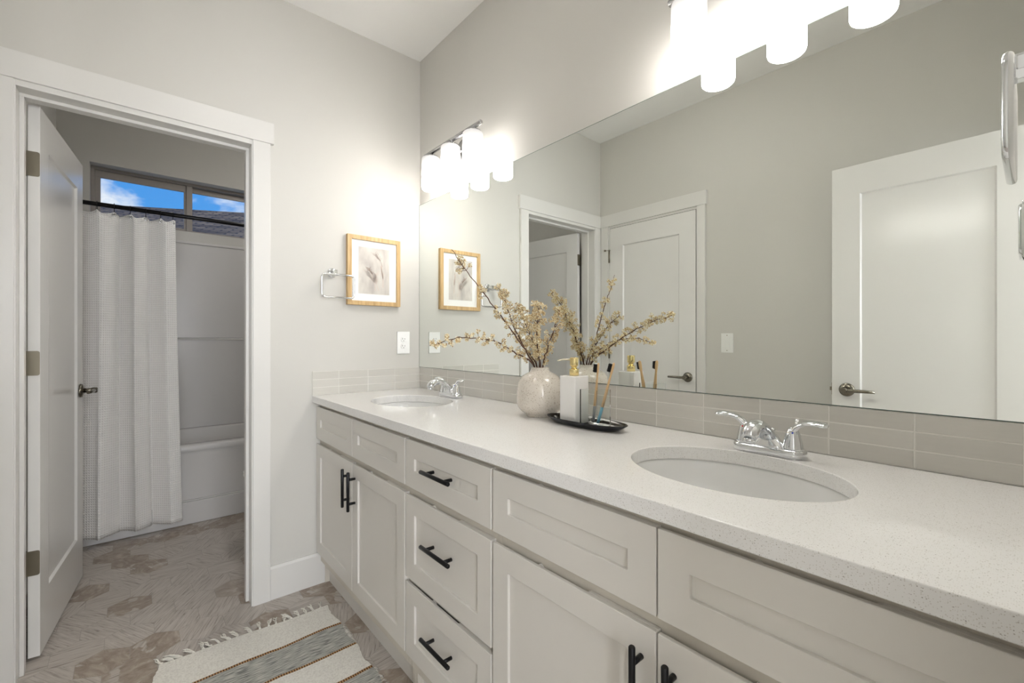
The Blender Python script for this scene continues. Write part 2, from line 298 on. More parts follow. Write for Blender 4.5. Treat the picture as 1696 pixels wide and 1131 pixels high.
# ------------------------------------------------------------------ mesh builder
class MB:
    def __init__(s):
        s.v = []; s.f = []; s.sm = []; s.mi = []

    def add(s, vs, fs, smooth=False, mi=0):
        o = len(s.v); s.v += [tuple(p) for p in vs]
        for f in fs:
            s.f.append([i + o for i in f]); s.sm.append(smooth); s.mi.append(mi)
        return s

    def box(s, x0, x1, y0, y1, z0, z1, mi=0):
        x0, x1 = min(x0, x1), max(x0, x1); y0, y1 = min(y0, y1), max(y0, y1); z0, z1 = min(z0, z1), max(z0, z1)
        return s.add([(x0, y0, z0), (x1, y0, z0), (x1, y1, z0), (x0, y1, z0), (x0, y0, z1), (x1, y0, z1), (x1, y1, z1), (x0, y1, z1)],
                     [(0, 3, 2, 1), (4, 5, 6, 7), (0, 1, 5, 4), (1, 2, 6, 5), (2, 3, 7, 6), (3, 0, 4, 7)], mi=mi)

    def prism(s, pts, axis, a0, a1, smooth=False):
        """pts: 2D outline; axis x,y or z is the extrusion axis"""
        def P(p, a):
            return {'x': (a, p[0], p[1]), 'y': (p[0], a, p[1]), 'z': (p[0], p[1], a)}[axis]
        n = len(pts); vs = [P(p, a0) for p in pts] + [P(p, a1) for p in pts]
        fs = [list(range(n))[::-1], list(range(n, 2 * n))]
        s.add(vs, fs); o = len(s.v) - 2 * n
        for i in range(n):
            j = (i + 1) % n; s.f.append([o + i, o + j, o + n + j, o + n + i]); s.sm.append(smooth); s.mi.append(0)
        return s

    def rings(s, rs, cap0=True, cap1=True, smooth=True, closed=True, mi=0):
        n = len(rs[0]); vs = [p for r in rs for p in r]; fs = []
        for i in range(len(rs) - 1):
            for j in range(n if closed else n - 1):
                k = (j + 1) % n; fs.append([i * n + j, i * n + k, (i + 1) * n + k, (i + 1) * n + j])
        s.add(vs, fs, smooth, mi)
        o = len(s.v) - len(vs)
        if cap0: s.f.append([o + j for j in range(n)][::-1]); s.sm.append(False); s.mi.append(mi)
        if cap1: s.f.append([o + (len(rs) - 1) * n + j for j in range(n)]); s.sm.append(False); s.mi.append(mi)
        return s

    def lathe(s, prof, c=(0, 0, 0), axis='z', n=32, cap0=True, cap1=True, smooth=True):
        rs = []
        for r, h in prof:
            ring = []
            for j in range(n):
                a = 2 * PI * j / n; u, w = r * math.cos(a), r * math.sin(a)
                p = {'z': (u, w, h), 'y': (w, h, u), 'x': (h, u, w)}[axis]
                ring.append((c[0] + p[0], c[1] + p[1], c[2] + p[2]))
            rs.append(ring)
        return s.rings(rs, cap0, cap1, smooth)

    def tube(s, pts, rad, n=10, flat=None, cap=True, up=None, smooth=True):
        """sweep; rad number or list; flat = list/number of second-axis ratio"""
        pts = [Vector(p) for p in pts]; N = len(pts)
        R = rad if isinstance(rad, (list, tuple)) else [rad] * N
        Fl = flat if isinstance(flat, (list, tuple)) else [flat if flat else 1.0] * N
        rs = []; prev = None
        for i, p in enumerate(pts):
            t = (pts[min(i + 1, N - 1)] - pts[max(i - 1, 0)]).normalized()
            if prev is None:
                a = Vector(up) if up else (Vector((0, 0, 1)) if abs(t.z) < 0.9 else Vector((1, 0, 0)))
            else:
                a = prev
            u = (a - t * a.dot(t)).normalized(); w = t.cross(u); prev = u
            rs.append([p + u * (R[i] * Fl[i] * math.cos(2 * PI * j / n)) + w * (R[i] * math.sin(2 * PI * j / n)) for j in range(n)])
        return s.rings(rs, cap, cap, smooth)

    def build(s, name, mat, parent=None, bevel=0, seg=2, subsurf=0, loc=None, angle=40):
        me = bpy.data.meshes.new(name)
        org = Vector(loc) if loc is not None else Vector((0, 0, 0))
        me.from_pydata([tuple(Vector(p) - org) for p in s.v], [], s.f)
        mats = mat if isinstance(mat, (list, tuple)) else [mat]
        for q in mats: me.materials.append(q)
        for p, sm, mi in zip(me.polygons, s.sm, s.mi):
            p.use_smooth = sm; p.material_index = mi
        bm = bmesh.new(); bm.from_mesh(me); bmesh.ops.recalc_face_normals(bm, faces=bm.faces); bm.to_mesh(me); bm.free()
        me.update()
        o = bpy.data.objects.new(name, me); COL.objects.link(o)
        o.location = org
        if parent is not None:
            o.parent = parent
            pw = parent_world(parent)
            o.location = org - pw
        if bevel:
            md = o.modifiers.new('bevel', 'BEVEL'); md.width = bevel; md.segments = seg; md.limit_method = 'ANGLE'; md.angle_limit = math.radians(angle)
            md.harden_normals = False
        if subsurf:
            md = o.modifiers.new('sub', 'SUBSURF'); md.levels = subsurf; md.render_levels = subsurf
        return o


def parent_world(p):
    v = Vector((0, 0, 0))
    while p is not None:
        v += p.location; p = p.parent
    return v


def tag(o, label, cat, group=None, kind=None):
    o['label'] = label; o['category'] = cat
    if group: o['group'] = group
    if kind: o['kind'] = kind
    return o


def thing(name, loc, label, cat, group=None, kind=None):
    o = bpy.data.objects.new(name, None); COL.objects.link(o); o.location = loc; o.empty_display_size = 0.05
    return tag(o, label, cat, group, kind)


def rbox2d(x0, x1, y0, y1, r, n=6):
    pts = []
    for cx, cy, a0 in ((x1 - r, y1 - r, 0), (x0 + r, y1 - r, 90), (x0 + r, y0 + r, 180), (x1 - r, y0 + r, 270)):
        for k in range(n + 1):
            a = math.radians(a0 + 90 * k / n); pts.append((cx + r * math.cos(a), cy + r * math.sin(a)))
    return pts


# ------------------------------------------------------------------ room shell
CEIL = 2.74
YL = -1.613      # opposite wall
XN = 2.288       # near wall


def struct(name, mb, mat, label, cat, bevel=0, parent=None):
    o = mb.build(name, mat, parent, bevel=bevel)
    if parent is None: tag(o, label, cat, kind='structure')
    return o


struct('wall_right', MB().box(-2.2, 4.5, 0.006, 0.14, 0, CEIL), M['wall'], 'greige painted wall carrying the long mirror and vanity lights', 'wall')
w = MB().box(-0.115, 0, -0.80, 0.006, 0, CEIL).box(-0.115, 0, YL, -1.555, 0, CEIL).box(-0.115, 0, -1.555, -0.80, 2.055, CEIL)
struct('wall_back', w, M['wall'], 'greige end wall with framed picture and the doorway to the tub room', 'wall')
w = MB().box(-2.2, 0.095, YL - .12, YL, 0, CEIL).box(0.815, 2.41, YL - .12, YL, 0, CEIL).box(0.095, 0.815, YL - .12, YL, 2.055, CEIL)
struct('wall_left', w, M['wall'], 'greige wall seen in the mirror with closed white door and light switch', 'wall')
w = MB().box(XN, XN + .115, -0.80, 0.006, 0, CEIL).box(XN, XN + .115, YL, -1.575, 0, CEIL).box(XN, XN + .115, -1.575, -0.80, 2.06, CEIL)
struct('wall_front', w, M['wall'], 'greige near wall beside the entry with a towel ring', 'wall')
# tub room
WY0, WY1, WZ0, WZ1 = -1.451, -0.305, 2.011, 2.412
w = MB().box(-2.2, -2.0, YL, WY0, 0, CEIL).box(-2.2, -2.0, WY1, 0.006, 0, CEIL).box(-2.2, -2.0, WY0, WY1, 0, WZ0).box(-2.2, -2.0, WY0, WY1, WZ1, CEIL)
struct('wall_tub_back', w, M['wall'], 'tub room end wall with the high horizontal window', 'wall')
struct('wall_tub_right', MB().box(-2.0, -0.115, -0.085, 0.006, 0, CEIL), M['wall'], 'tub room side wall hidden beyond the door jamb', 'wall')
struct('wall_closet', MB().box(0.0, 0.9, YL - .5, YL - .42, 0, CEIL).box(-.05, 0.0, YL - .5, YL - .12, 0, CEIL).box(0.9, .95, YL - .5, YL - .12, 0, CEIL), M['wall'], 'closet wall behind the closed white door', 'wall')
struct('ceiling', MB().box(-2.2, 4.8, -2.9, 0.9, CEIL, CEIL + .12), M['ceil'], 'flat white painted ceiling', 'ceiling')
# hall behind the photographer
w = MB().box(4.4, 4.5, -2.8, -2.35, 0, CEIL).box(4.4, 4.5, -.75, .8, 0, CEIL).box(4.4, 4.5, -2.35, -.75, 0, .8).box(4.4, 4.5, -2.35, -.75, 2.3, CEIL).box(2.403, 4.5, -2.8, -2.7, 0, CEIL).box(2.403, 4.5, 0.7, 0.8, 0, CEIL).box(2.403 - .01, 2.403 + .002, -2.8, YL - .12, 0, CEIL).box(2.393, 2.405, .14, .8, 0, CEIL)
struct('wall_hall', w, M['wall'], 'walls of the hall behind the entry doorway', 'wall')

w2 = thing('window_2', (4.45, -1.55, .8), 'large window of the room behind the photographer', 'window', kind='structure')  # invented opening, there to carry the fill light from the hall side
MB().box(4.40, 4.48, -2.35, -2.29, .8, 2.3).box(4.40, 4.48, -.81, -.75, .8, 2.3).box(4.40, 4.48, -2.29, -.81, .8, .86).box(4.40, 4.48, -2.29, -.81, 2.24, 2.3).box(4.41, 4.47, -1.58, -1.52, .86, 2.24).build('window_frame', M['plastic'], w2)
MB().box(4.435, 4.441, -2.29, -.81, .86, 2.24).build('glass_pane', M['pane'], w2)
# floor: slab and hexagonal tiles
fl = struct('floor', MB().box(-2.2, 4.5, -2.9, 0.9, -0.12, -0.0012), M['hexgrout'], 'greige stone-look hexagon floor', 'floor')
hexm = MB(); vals = []
Rr = 0.15 / math.sqrt(3)
cx0, cy0 = -0.215, -1.31
rnd = random.Random(33)
for i in range(-10, 24):
    for j in range(-4, 12):
        cx = cx0 + 0.1299 * i; cy = cy0 + 0.15 * j + (0.075 if i % 2 else 0)
        if cx < -1.5 or cx > 2.8 or cy < -1.78 or cy > 0.15: continue
        r = Rr - 0.0009
        hexm.add([(cx + r * math.cos(PI / 3 * k), cy + r * math.sin(PI / 3 * k), 0.0) for k in range(6)], [(0, 1, 2, 3, 4, 5)])
        vals.append((rnd.random(), rnd.choice([0, 1, 2]) / 6 + rnd.uniform(-.02, .02) + 0.25, rnd.random(), 1))
ho = hexm.build('floor_tiles', M['hex'], fl)
at = ho.data.color_attributes.new('tilev', 'FLOAT_COLOR', 'CORNER')
for p in ho.data.polygons:
    for li in p.loop_indices: at.data[li].color = vals[p.index]

# baseboards
def base_profile(x, s):   # for walls facing +x
    return [(x, 0), (x + s * .014, 0), (x + s * .014, .138), (x + s * .009, .149), (x, .149)]
struct('baseboard_back', MB().prism([(0, 0), (.014, 0), (.014, .138), (.008, .149), (0, .149)], 'y', -0.754, -0.497), M['trim'], 'white baseboard between the door casing and the vanity', 'baseboard')
b_ = MB()
b_.prism([(YL, 0), (YL + .014, 0), (YL + .014, .138), (YL + .008, .149), (YL, .149)], 'x', 0.866, 2.286)
struct('baseboard_left', b_, M['trim'], 'white baseboard along the wall opposite the vanity', 'baseboard')
struct('baseboard_tub', MB().prism([(YL, 0), (YL + .014, 0), (YL + .014, .138), (YL + .008, .149), (YL, .149)], 'x', -1.25, -0.14), M['trim'], 'white baseboard in the tub room behind the open door', 'baseboard')

# ---- doorway to tub room: trim_1 (casing) and jamb
def casing_back():
    t = thing('trim_1', (0, -1.178, 0), 'white flat casing and jamb around the tub room doorway', 'door casing', kind='structure')
    MB().box(0.0, .018, -.824, -.755, 0, 2.055).build('side_casing', M['trim'], t, bevel=.0015)
    MB().box(0.0, .018, -1.602, -1.532, 0, 2.055).build('side_casing', M['trim'], t, bevel=.0015)
    MB().box(0.0, .022, -1.613, -.741, 2.055, 2.148).build('head_casing', M['trim'], t, bevel=.0015)
    j = MB().box(-.120, .012, -.829, -.80, 0, 2.035).box(-.120, .012, -1.555, -1.528, 0, 2.035).box(-.120, .012, -1.555, -.80, 2.035, 2.056)
    j.build('jamb', M['trim'], t, bevel=.001)
    # stops
    st = MB().box(-.084, -.046, -.841, -.829, 0, 2.023).box(-.084, -.046, -1.528, -1.516, 0, 2.023).box(-.084, -.046, -1.528, -.829, 2.023, 2.035)
    st.build('door_stop', M['trim'], t, bevel=.001)
    # casing on the tub room side
    cb = MB().box(-.133, -.115, -.824, -.755, 0, 2.055).box(-.133, -.115, -1.602, -1.545, 0, 2.055).box(-.135, -.115, -1.61, -.741, 2.055, 2.148)
    cb.build('inner_casing', M['trim'], t, bevel=.001)
casing_back()


def frame_ring(mb, x0, x1, z0, z1, sl, sr, st, sb, ya, yb):
    """rectangular frame of one piece between y = ya and y = yb, no joints on its faces"""
    o = [(x0, z0), (x1, z0), (x1, z1), (x0, z1)]; i = [(x0 + sl, z0 + sb), (x1 - sr, z0 + sb), (x1 - sr, z1 - st), (x0 + sl, z1 - st)]
    vs = [(p[0], ya, p[1]) for p in o + i] + [(p[0], yb, p[1]) for p in o + i]; fs = []
    for k in range(4):
        j = (k + 1) % 4
        fs += [(k, j, 4 + j, 4 + k), (8 + k, 12 + k, 12 + j, 8 + j), (k, 8 + k, 8 + j, j), (4 + k, 4 + j, 12 + j, 12 + k)]
    mb.add(vs, fs)


def shaker_slab(mb, w, h, t, st, tr, brl, rec=.009, mid=None):
    """slab standing in x (0..w), thickness y (-t/2..t/2), with a recessed panel both sides"""
    y = t / 2
    frame_ring(mb, 0, w, 0, h, st, st, tr, brl, -y, y)
    x0, x1, z0, z1 = st, w - st, brl, h - tr; c = .006
    for sgn in (-1, 1):
        a, b2 = sgn * y, sgn * (y - rec)
        vs = [(x0, a, z0), (x1, a, z0), (x1, a, z1), (x0, a, z1), (x0 + c, b2, z0 + c), (x1 - c, b2, z0 + c), (x1 - c, b2, z1 - c), (x0 + c, b2, z1 - c)]
        mb.add(vs, [(0, 1, 5, 4), (1, 2, 6, 5), (2, 3, 7, 6), (3, 0, 4, 7), (4, 5, 6, 7)])


def lever(parent, x, z, ysurf, sgn, dirx, r=.033):
    """lever handle on a door face at local y = ysurf, outward sgn"""
    h = MB()
    h.lathe([(r, 0), (r, sgn * .004), (r * .92, sgn * .009), (r * .45, sgn * .014)], (x, ysurf, z), 'y', 32)
    h.lathe([(.011, sgn * .01), (.0105, sgn * .052)], (x, ysurf, z), 'y', 20)
    h.lathe([(.0125, sgn * .040), (.0135, sgn * .044), (.0135, sgn * .058), (.011, sgn * .062)], (x, ysurf, z), 'y', 20)
    h.tube([(x, ysurf + sgn * .052, z), (x + dirx * .03, ysurf + sgn * .053, z), (x + dirx * .08, ysurf + sgn * .052, z), (x + dirx * .118, ysurf + sgn * .047, z - .001)], [.009, .0075, .0065, .006], 14, flat=[1, 1.2, 1.2, 1.1])
    return h.build('door_handle', M['nickel'], parent)


# ---- door_1 : open into the tub room (local x from hinge, built upright then rotated)
d1 = thing('door_1', (-.130, -1.502, .012), 'white one-panel door standing open into the tub room', 'door', kind='structure')
d1w = .675
sl = MB(); shaker_slab(sl, d1w, 2.02, .032, .108, .14, .215); sl.build('door_slab', M['door'], d1, bevel=.001).location = (0, 0, 0)
for o in [lever(d1, d1w - .06, .917, .0175, 1, -1), lever(d1, d1w - .06, .917, -.0175, -1, -1)]: o.location = (0, 0, 0)
for k, zz in enumerate((1.805, 1.076, .345)):
    hm = MB(); pts = rbox2d(-.0155, .030, zz - .045, zz + .045, .007, 4)
    hm.prism(pts, 'x', -.0024, -.0002)
    for q in (-.033, 0.0, .033): hm.lathe([(.003, -.0034), (.0028, -.0023)], (0, -.008 if q == 0 else .001, zz + q), 'x', 10)
    hm.lathe([(.0055, zz - .045), (.0055, zz + .045)], (.0065, .0245, 0), 'z', 12)
    o = hm.build('hinge', M['hinge'], d1); o.location = (0, 0, 0)
d1.rotation_euler = (0, 0, math.radians(180 - 6.2))

# ---- door_2 : closed door in the left wall
d2 = thing('door_2', (.106, -1.617, .010), 'closed white one-panel door in the wall opposite the mirror', 'door', kind='structure')
sl = MB(); shaker_slab(sl, .692, 2.025, .035, .118, .14, .22); sl.build('door_slab', M['door'], d2, bevel=.001).location = (0, 0, 0)
lever(d2, .638, .915, .0175, 1, -1).location = (0, 0, 0)
for k, zz in enumerate((1.81, 1.068, .33)):
    hm = MB(); hm.lathe([(.006, zz - .047), (.006, zz + .047)], (-.004, .0225, 0), 'z', 12)
    if k == 0:
        hm.tube([(-.004, .024, zz + .05), (-.030, .034, zz + .05)], .0025, 8).lathe([(.003, 0), (.008, .003), (.008, .010), (.003, .012)], (-.034, .03, zz + .05), 'y', 12)
        hm.lathe([(.008, zz + .046), (.008, zz + .054)], (-.004, .0225, 0), 'z', 12)
    hm.build('hinge', M['hinge'], d2).location = (0, 0, 0)
t = thing('trim_2', (.45, YL, 0), 'white casing around the closed door seen in the mirror', 'door casing', kind='structure')
MB().box(.022, .092, YL, YL + .018, 0, 2.055).build('side_casing', M['trim'], t, bevel=.0015)
MB().box(.808, .862, YL, YL + .018, 0, 2.055).build('side_casing', M['trim'], t, bevel=.0015)
MB().box(.001, .872, YL, YL + .022, 2.055, 2.146).build('head_casing', M['trim'], t, bevel=.0015)
MB().box(.085, .1025, YL - .12, YL + .010, 0, 2.039).box(.8015, .82, YL - .12, YL + .010, 0, 2.039).box(.085, .82, YL - .12, YL + .010, 2.039, 2.056).build('jamb', M['trim'], t, bevel=.001)

# ---- door_3 : entry door open against the left wall
d3 = thing('door_3', (2.262, -1.4875, .012), 'white entry door folded open against the left wall, seen in the mirror', 'door', kind='structure')
sl = MB(); shaker_slab(sl, .68, 2.02, .035, .114, .142, .22); sl.build('door_slab', M['door'], d3, bevel=.001).location = (0, 0, 0)
for o in [lever(d3, .68 - .062, .915, .0175, 1, -1), lever(d3, .68 - .062, .915, -.0175, -1, -1)]: o.location = (0, 0, 0)
MB().box(.68, .683, -.011, .011, .885, .945).box(.683, .692, -.006, .006, .906, .924).build('latch', M['hinge'], d3).location = (0, 0, 0)
for zz in (1.805, 1.076, .345):
    MB().lathe([(.006, zz - .045), (.006, zz + .045)], (-.006, .02, 0), 'z', 12).build('hinge', M['hinge'], d3).location = (0, 0, 0)
d3.rotation_euler = (0, 0, PI)
t = thing('trim_3', (XN, -1.19, 0), 'white casing around the entry doorway behind the photographer', 'door casing', kind='structure')
MB().box(XN - .018, XN, -.80, -.735, 0, 2.06).build('side_casing', M['trim'], t, bevel=.0015)
MB().box(XN - .02, XN, -1.6, -.73, 2.06, 2.15).build('head_casing', M['trim'], t, bevel=.0015)
MB().box(XN - .006, XN + .121, -.815, -.80, 0, 2.06).box(XN - .006, XN + .121, -1.59, -1.575, 0, 2.06).build('jamb', M['trim'], t, bevel=.001)

# ---- window_1
wn = thing('window_1', (-2.09, (WY0 + WY1) / 2, WZ0), 'high horizontal slider window above the tub with tan vinyl frame', 'window', kind='structure')
fx0, fx1 = -2.15, -2.09
fm = MB().box(fx0, fx1, WY0, WY1, WZ0, WZ0 + .022).box(fx0, fx1, WY0, WY1, WZ1 - .022, WZ1).box(fx0, fx1, WY0, WY0 + .022, WZ0 + .022, WZ1 - .022).box(fx0, fx1, WY1 - .022, WY1, WZ0 + .022, WZ1 - .022)
fm.box(fx0, fx1 - .004, -.900, -.862, WZ0 + .022, WZ1 - .022)
fm.build('window_frame', M['vinyl'], wn, bevel=.002)
sm_ = MB()
a0, a1, z0, z1 = WY0 + .022, -.900, WZ0 + .022, WZ1 - .022
sm_.box(-2.13, -2.105, a0, a1, z0, z0 + .018).box(-2.13, -2.105, a0, a1, z1 - .048, z1).box(-2.13, -2.105, a0, a0 + .030, z0 + .018, z1 - .048).box(-2.13, -2.105, a1 - .016, a1, z0 + .018, z1 - .048)
sm_.build('sash', M['vinyl'], wn, bevel=.002)
s2 = MB().box(-2.148, -2.135, -.862, WY1 - .022, z1 - .040, z1).box(-2.148, -2.135, -.862, WY1 - .022, z0, z0 + .014)
s2.build('fixed_sash', M['vinyl'], wn, bevel=.002)
MB().box(-2.121, -2.118, a0 + .03, a1 - .016, z0 + .018, z1 - .048).build('glass_pane', M['pane'], wn)
MB().box(-2.142, -2.139, -.862, WY1 - .022, z0 + .01, z1 - .03).build('glass_pane', M['pane'], wn)

# ---- neighbour's roof outside
nb = thing('neighbouring_house', (-9.5, -0.6, -3), 'neighbouring house with grey shingle roof seen through the high window', 'house')
A = Vector((-9.74, -1.68, 3.86)); B = Vector((-8.49, .55, 3.84))
dr = (B - A).normalized(); dn = Vector((dr.y, -dr.x, 0)).normalized()   # horizontal, towards us
if dn.x < 0: dn = -dn
A2 = A - dr * 7; B2 = B + dr * 9
sl_ = dn * 5.0 + Vector((0, 0, -5.0 * math.tan(math.radians(24))))
sb_ = -dn * 5.0 + Vector((0, 0, -5.0 * math.tan(math.radians(22))))
rm = MB(); th = Vector((0, 0, -.2))
rm.add([A2, B2, B2 + sl_, A2 + sl_, A2 + th, B2 + th, B2 + sl_ + th, A2 + sl_ + th], [(0, 1, 2, 3), (4, 7, 6, 5), (0, 4, 5, 1), (1, 5, 6, 2), (2, 6, 7, 3), (3, 7, 4, 0)])
rm.add([A2, B2, B2 + sb_, A2 + sb_, A2 + th, B2 + th, B2 + sb_ + th, A2 + sb_ + th], [(0, 1, 2, 3), (4, 7, 6, 5), (0, 4, 5, 1), (1, 5, 6, 2), (2, 6, 7, 3), (3, 7, 4, 0)])
ro = rm.build('roof', M['shingle'], nb)
uvl = ro.data.uv_layers.new(name='UVMap')
for lp in ro.data.loops:
    p = Vector(ro.data.vertices[lp.vertex_index].co) + ro.location + nb.location - A
    u = p.dot(dr); vv = (p - dr * u).length * (1 if (p.dot(dn) >= 0) else -1); uvl.data[lp.index].uv = (u, vv)
hm = MB(); q0 = A2 + dn * 4.6; q1 = B2 + dn * 4.6; q2 = B2 - dn * 4.6; q3 = A2 - dn * 4.6; zt = 1.5
hm.add([(p.x, p.y, -3) for p in (q0, q1, q2, q3)] + [(p.x, p.y, zt) for p in (q0, q1, q2, q3)], [(0, 1, 5, 4), (1, 2, 6, 5), (2, 3, 7, 6), (3, 0, 4, 7), (4, 5, 6, 7)])
hm.build('house_wall', M['siding'], nb)

# ------------------------------------------------------------------ mirror and backsplash
mr_ = thing('wall_mirror', (1.14, 0, 1.0215), 'long frameless mirror over the double vanity', 'mirror')
MB().add([(0.004, 0, 1.0235), (2.284, 0, 1.0235), (2.284, 0, 1.9275), (0.004, 0, 1.9275)], [(0, 1, 2, 3)]).build('mirror_glass', M['mirror'], mr_)
MB().box(0.002, 2.286, 0.0004, .0055, 1.0215, 1.9295).build('mirror_edge', M['mirredge'], mr_)

def splash(name, label, axis):
    o = thing(name, (1.14, 0, .9065) if axis == 'x' else (0, -.3, .9065), label, 'backsplash')
    tm = MB(); g = .0014; hz = .0383
    L = 2.286 if axis == 'x' else .572
    n = int(math.ceil(L / .1485)); off = .149 if axis == 'x' else .149
    for k in range(n):
        a0 = k * off + (.001 if k == 0 else 0); a1 = min((k + 1) * off, L)
        if a1 - a0 < .01: continue
        for r in range(3):
            z0 = .9065 + r * hz + g; z1 = .9065 + (r + 1) * hz - g + (0 if r < 2 else 0)
            if axis == 'x': tm.box(a0 + g, a1 - g, .0002, .0055, z0, z1)
            else: tm.box(0.0, .0062, -a1 + g, -a0 - g - (.0012 if k == 0 else 0), z0, z1)
    tm.build('tiles', M['tile'], o, bevel=.0008, seg=2)
    if axis == 'x': MB().box(0, L, .0007, .0059, .9065, 1.0208).build('grout', M['grout'], o)
    else: MB().box(0, .0056, -L, -.0006, .9065, 1.0212).build('grout', M['grout'], o)
splash('backsplash', 'long greige glass tile backsplash below the mirror', 'x')
splash('side_backsplash', 'short greige glass tile side splash on the end wall', 'y')

# ------------------------------------------------------------------ vanity
YF = -.555; YB = -.536; ST = .057
def front(name, parent, x0, x1, z0, z1, mat=None):
    f = MB(); yf, ym, yb = YF, YF + .009, YB - .0005
    frame_ring(f, x0, x1, z0, z1, ST, ST, ST, ST, yf, ym)
    f.add([(x0 + ST, YF + .0075, z0 + ST), (x1 - ST, YF + .0075, z0 + ST), (x1 - ST, YF + .0075, z1 - ST), (x0 + ST, YF + .0075, z1 - ST)], [(0, 1, 2, 3)])
    w = x1 - x0; a = x0 + .34 * w; b2 = x0 + .66 * w; d = .014
    pts = [(x0, z0), (x1, z0), (x1, z1), (b2, z1), (b2 - .006, z1 - .003), (b2 - .018, z1 - d), (a + .018, z1 - d), (a + .006, z1 - .003), (a, z1)]
    f.prism(pts, 'y', ym, yb)
    return f.build(name, M['cab'], parent, bevel=.0012, seg=2)

def pull(parent, x, z, vertical):
    h = MB(); L = .0775; s = .048; yb = -.583
    if vertical:
        h.lathe([(.0045, z - L), (.006, z - L + .002), (.006, z + L - .002), (.0045, z + L)], (x, yb, 0), 'z', 16)
        for q in (-s, s): h.lathe([(.0052, YF + .0002), (.0052, yb)], (x, 0, z + q), 'y', 12)
    else:
        h.lathe([(.0045, x - L), (.006, x - L + .002), (.006, x + L - .002), (.0045, x + L)], (0, yb, z), 'x', 16)
        for q in (-s, s): h.lathe([(.0052, YF + .0002), (.0052, yb)], (x + q, 0, z), 'y', 12)
    return h.build('handle', M['black'], parent)

def cabinet(x0, x1, label, kind):
    c = thing('vanity_cabinet', ((x0 + x1) / 2, -.27, 0), label, 'cabinet', 'vanity cabinets under the worktop')
    b = MB(); t = .016
    b.box(x0, x0 + t, -.517, 0, .0, .873).box(x1 - t, x1, -.517, 0, .0, .873).box(x0, x1, -.517, -.0, .105, .12).box(x0, x1, -.008, 0, .12, .873)
    b.box(x0, x0 + .02, YB, -.517, .11, .873).box(x1 - .02, x1, YB, -.517, .11, .873)
    b.box(x0 + .02, x1 - .02, YB, -.517, .84, .873).box(x0 + .02, x1 - .02, YB, -.517, .11, .175).box(x0 + .02, x1 - .02, YB, -.517, .665, .715)
    if kind == 'drawers': b.box(x0 + .02, x1 - .02, YB, -.517, .385, .425)
    if kind == 'sink': b.box((x0 + x1) / 2 - .02, (x0 + x1) / 2 + .02, YB, -.517, .175, .665).box((x0 + x1) / 2 - .02, (x0 + x1) / 2 + .02, YB, -.517, .715, .84)
    b.build('body', M['cabin'], c, bevel=.0006, seg=1)
    MB().box(x0, x1, -.497, -.485, 0, .105).build('toe_kick', M['cab'], c)
    g = .004
    if kind == 'sink':
        xm = (x0 + x1) / 2
        for a, b_ in ((x0 + g, xm - .0018), (xm + .0018, x1 - g)):
            front('false_front', c, a, b_, .703, .855)
            d = front('door', c, a, b_, .16, .677)
            pull(d, (b_ - .028) if b_ < xm else (a + .030), .574, True)
    else:
        for z0, z1, hz in ((.703, .855, .784), (.410, .677, .563), (.16, .394, .290)):
            d = front('drawer', c, x0 + g, x1 - g, z0, z1)
            pull(d, (x0 + x1) / 2 - .002, hz, False)
    return c
cabinet(0.003, .920, 'white shaker sink cabinet with paired doors nearest the end wall', 'sink')
cabinet(.920, 1.378, 'white shaker cabinet with three stacked drawers between the sink cabinets', 'drawers')
cabinet(1.378, 2.285, 'white shaker sink cabinet at the near right end of the vanity', 'sink')

# worktop with two oval cut-outs
SINKS = [(.460, -.288), (1.835, -.283)]
SA, SB = .213, .163
def worktop():
    bm = bmesh.new()
    def loop(pts):
        vs = [bm.verts.new((p[0], p[1], .906)) for p in pts]
        return [bm.edges.new((vs[i], vs[(i + 1) % len(vs)])) for i in range(len(vs))]
    ed = loop([(0.0008, -.572), (2.2872, -.572), (2.2872, -.0004), (0.0008, -.0004)])
    for cx, cy in SINKS:
        ed += loop([(cx + SA * math.cos(2 * PI * k / 72), cy + SB * math.sin(2 * PI * k / 72)) for k in range(72)])
    r = bmesh.ops.triangle_fill(bm, use_beauty=True, use_dissolve=False, edges=ed)
    fs = list(bm.faces)
    ex = bmesh.ops.extrude_face_region(bm, geom=fs)
    vs = [g for g in ex['geom'] if isinstance(g, bmesh.types.BMVert)]
    bmesh.ops.translate(bm, verts=vs, vec=(0, 0, -.032))
    bmesh.ops.recalc_face_normals(bm, faces=bm.faces)
    me = bpy.data.meshes.new('worktop'); bm.to_mesh(me); bm.free(); me.materials.append(M['quartz'])
    o = bpy.data.objects.new('worktop', me); COL.objects.link(o)
    md = o.modifiers.new('bevel', 'BEVEL'); md.width = .002; md.segments = 3; md.limit_method = 'ANGLE'; md.angle_limit = math.radians(50)
    tag(o, 'continuous white speckled quartz worktop with two oval sink cut-outs', 'worktop')
worktop()

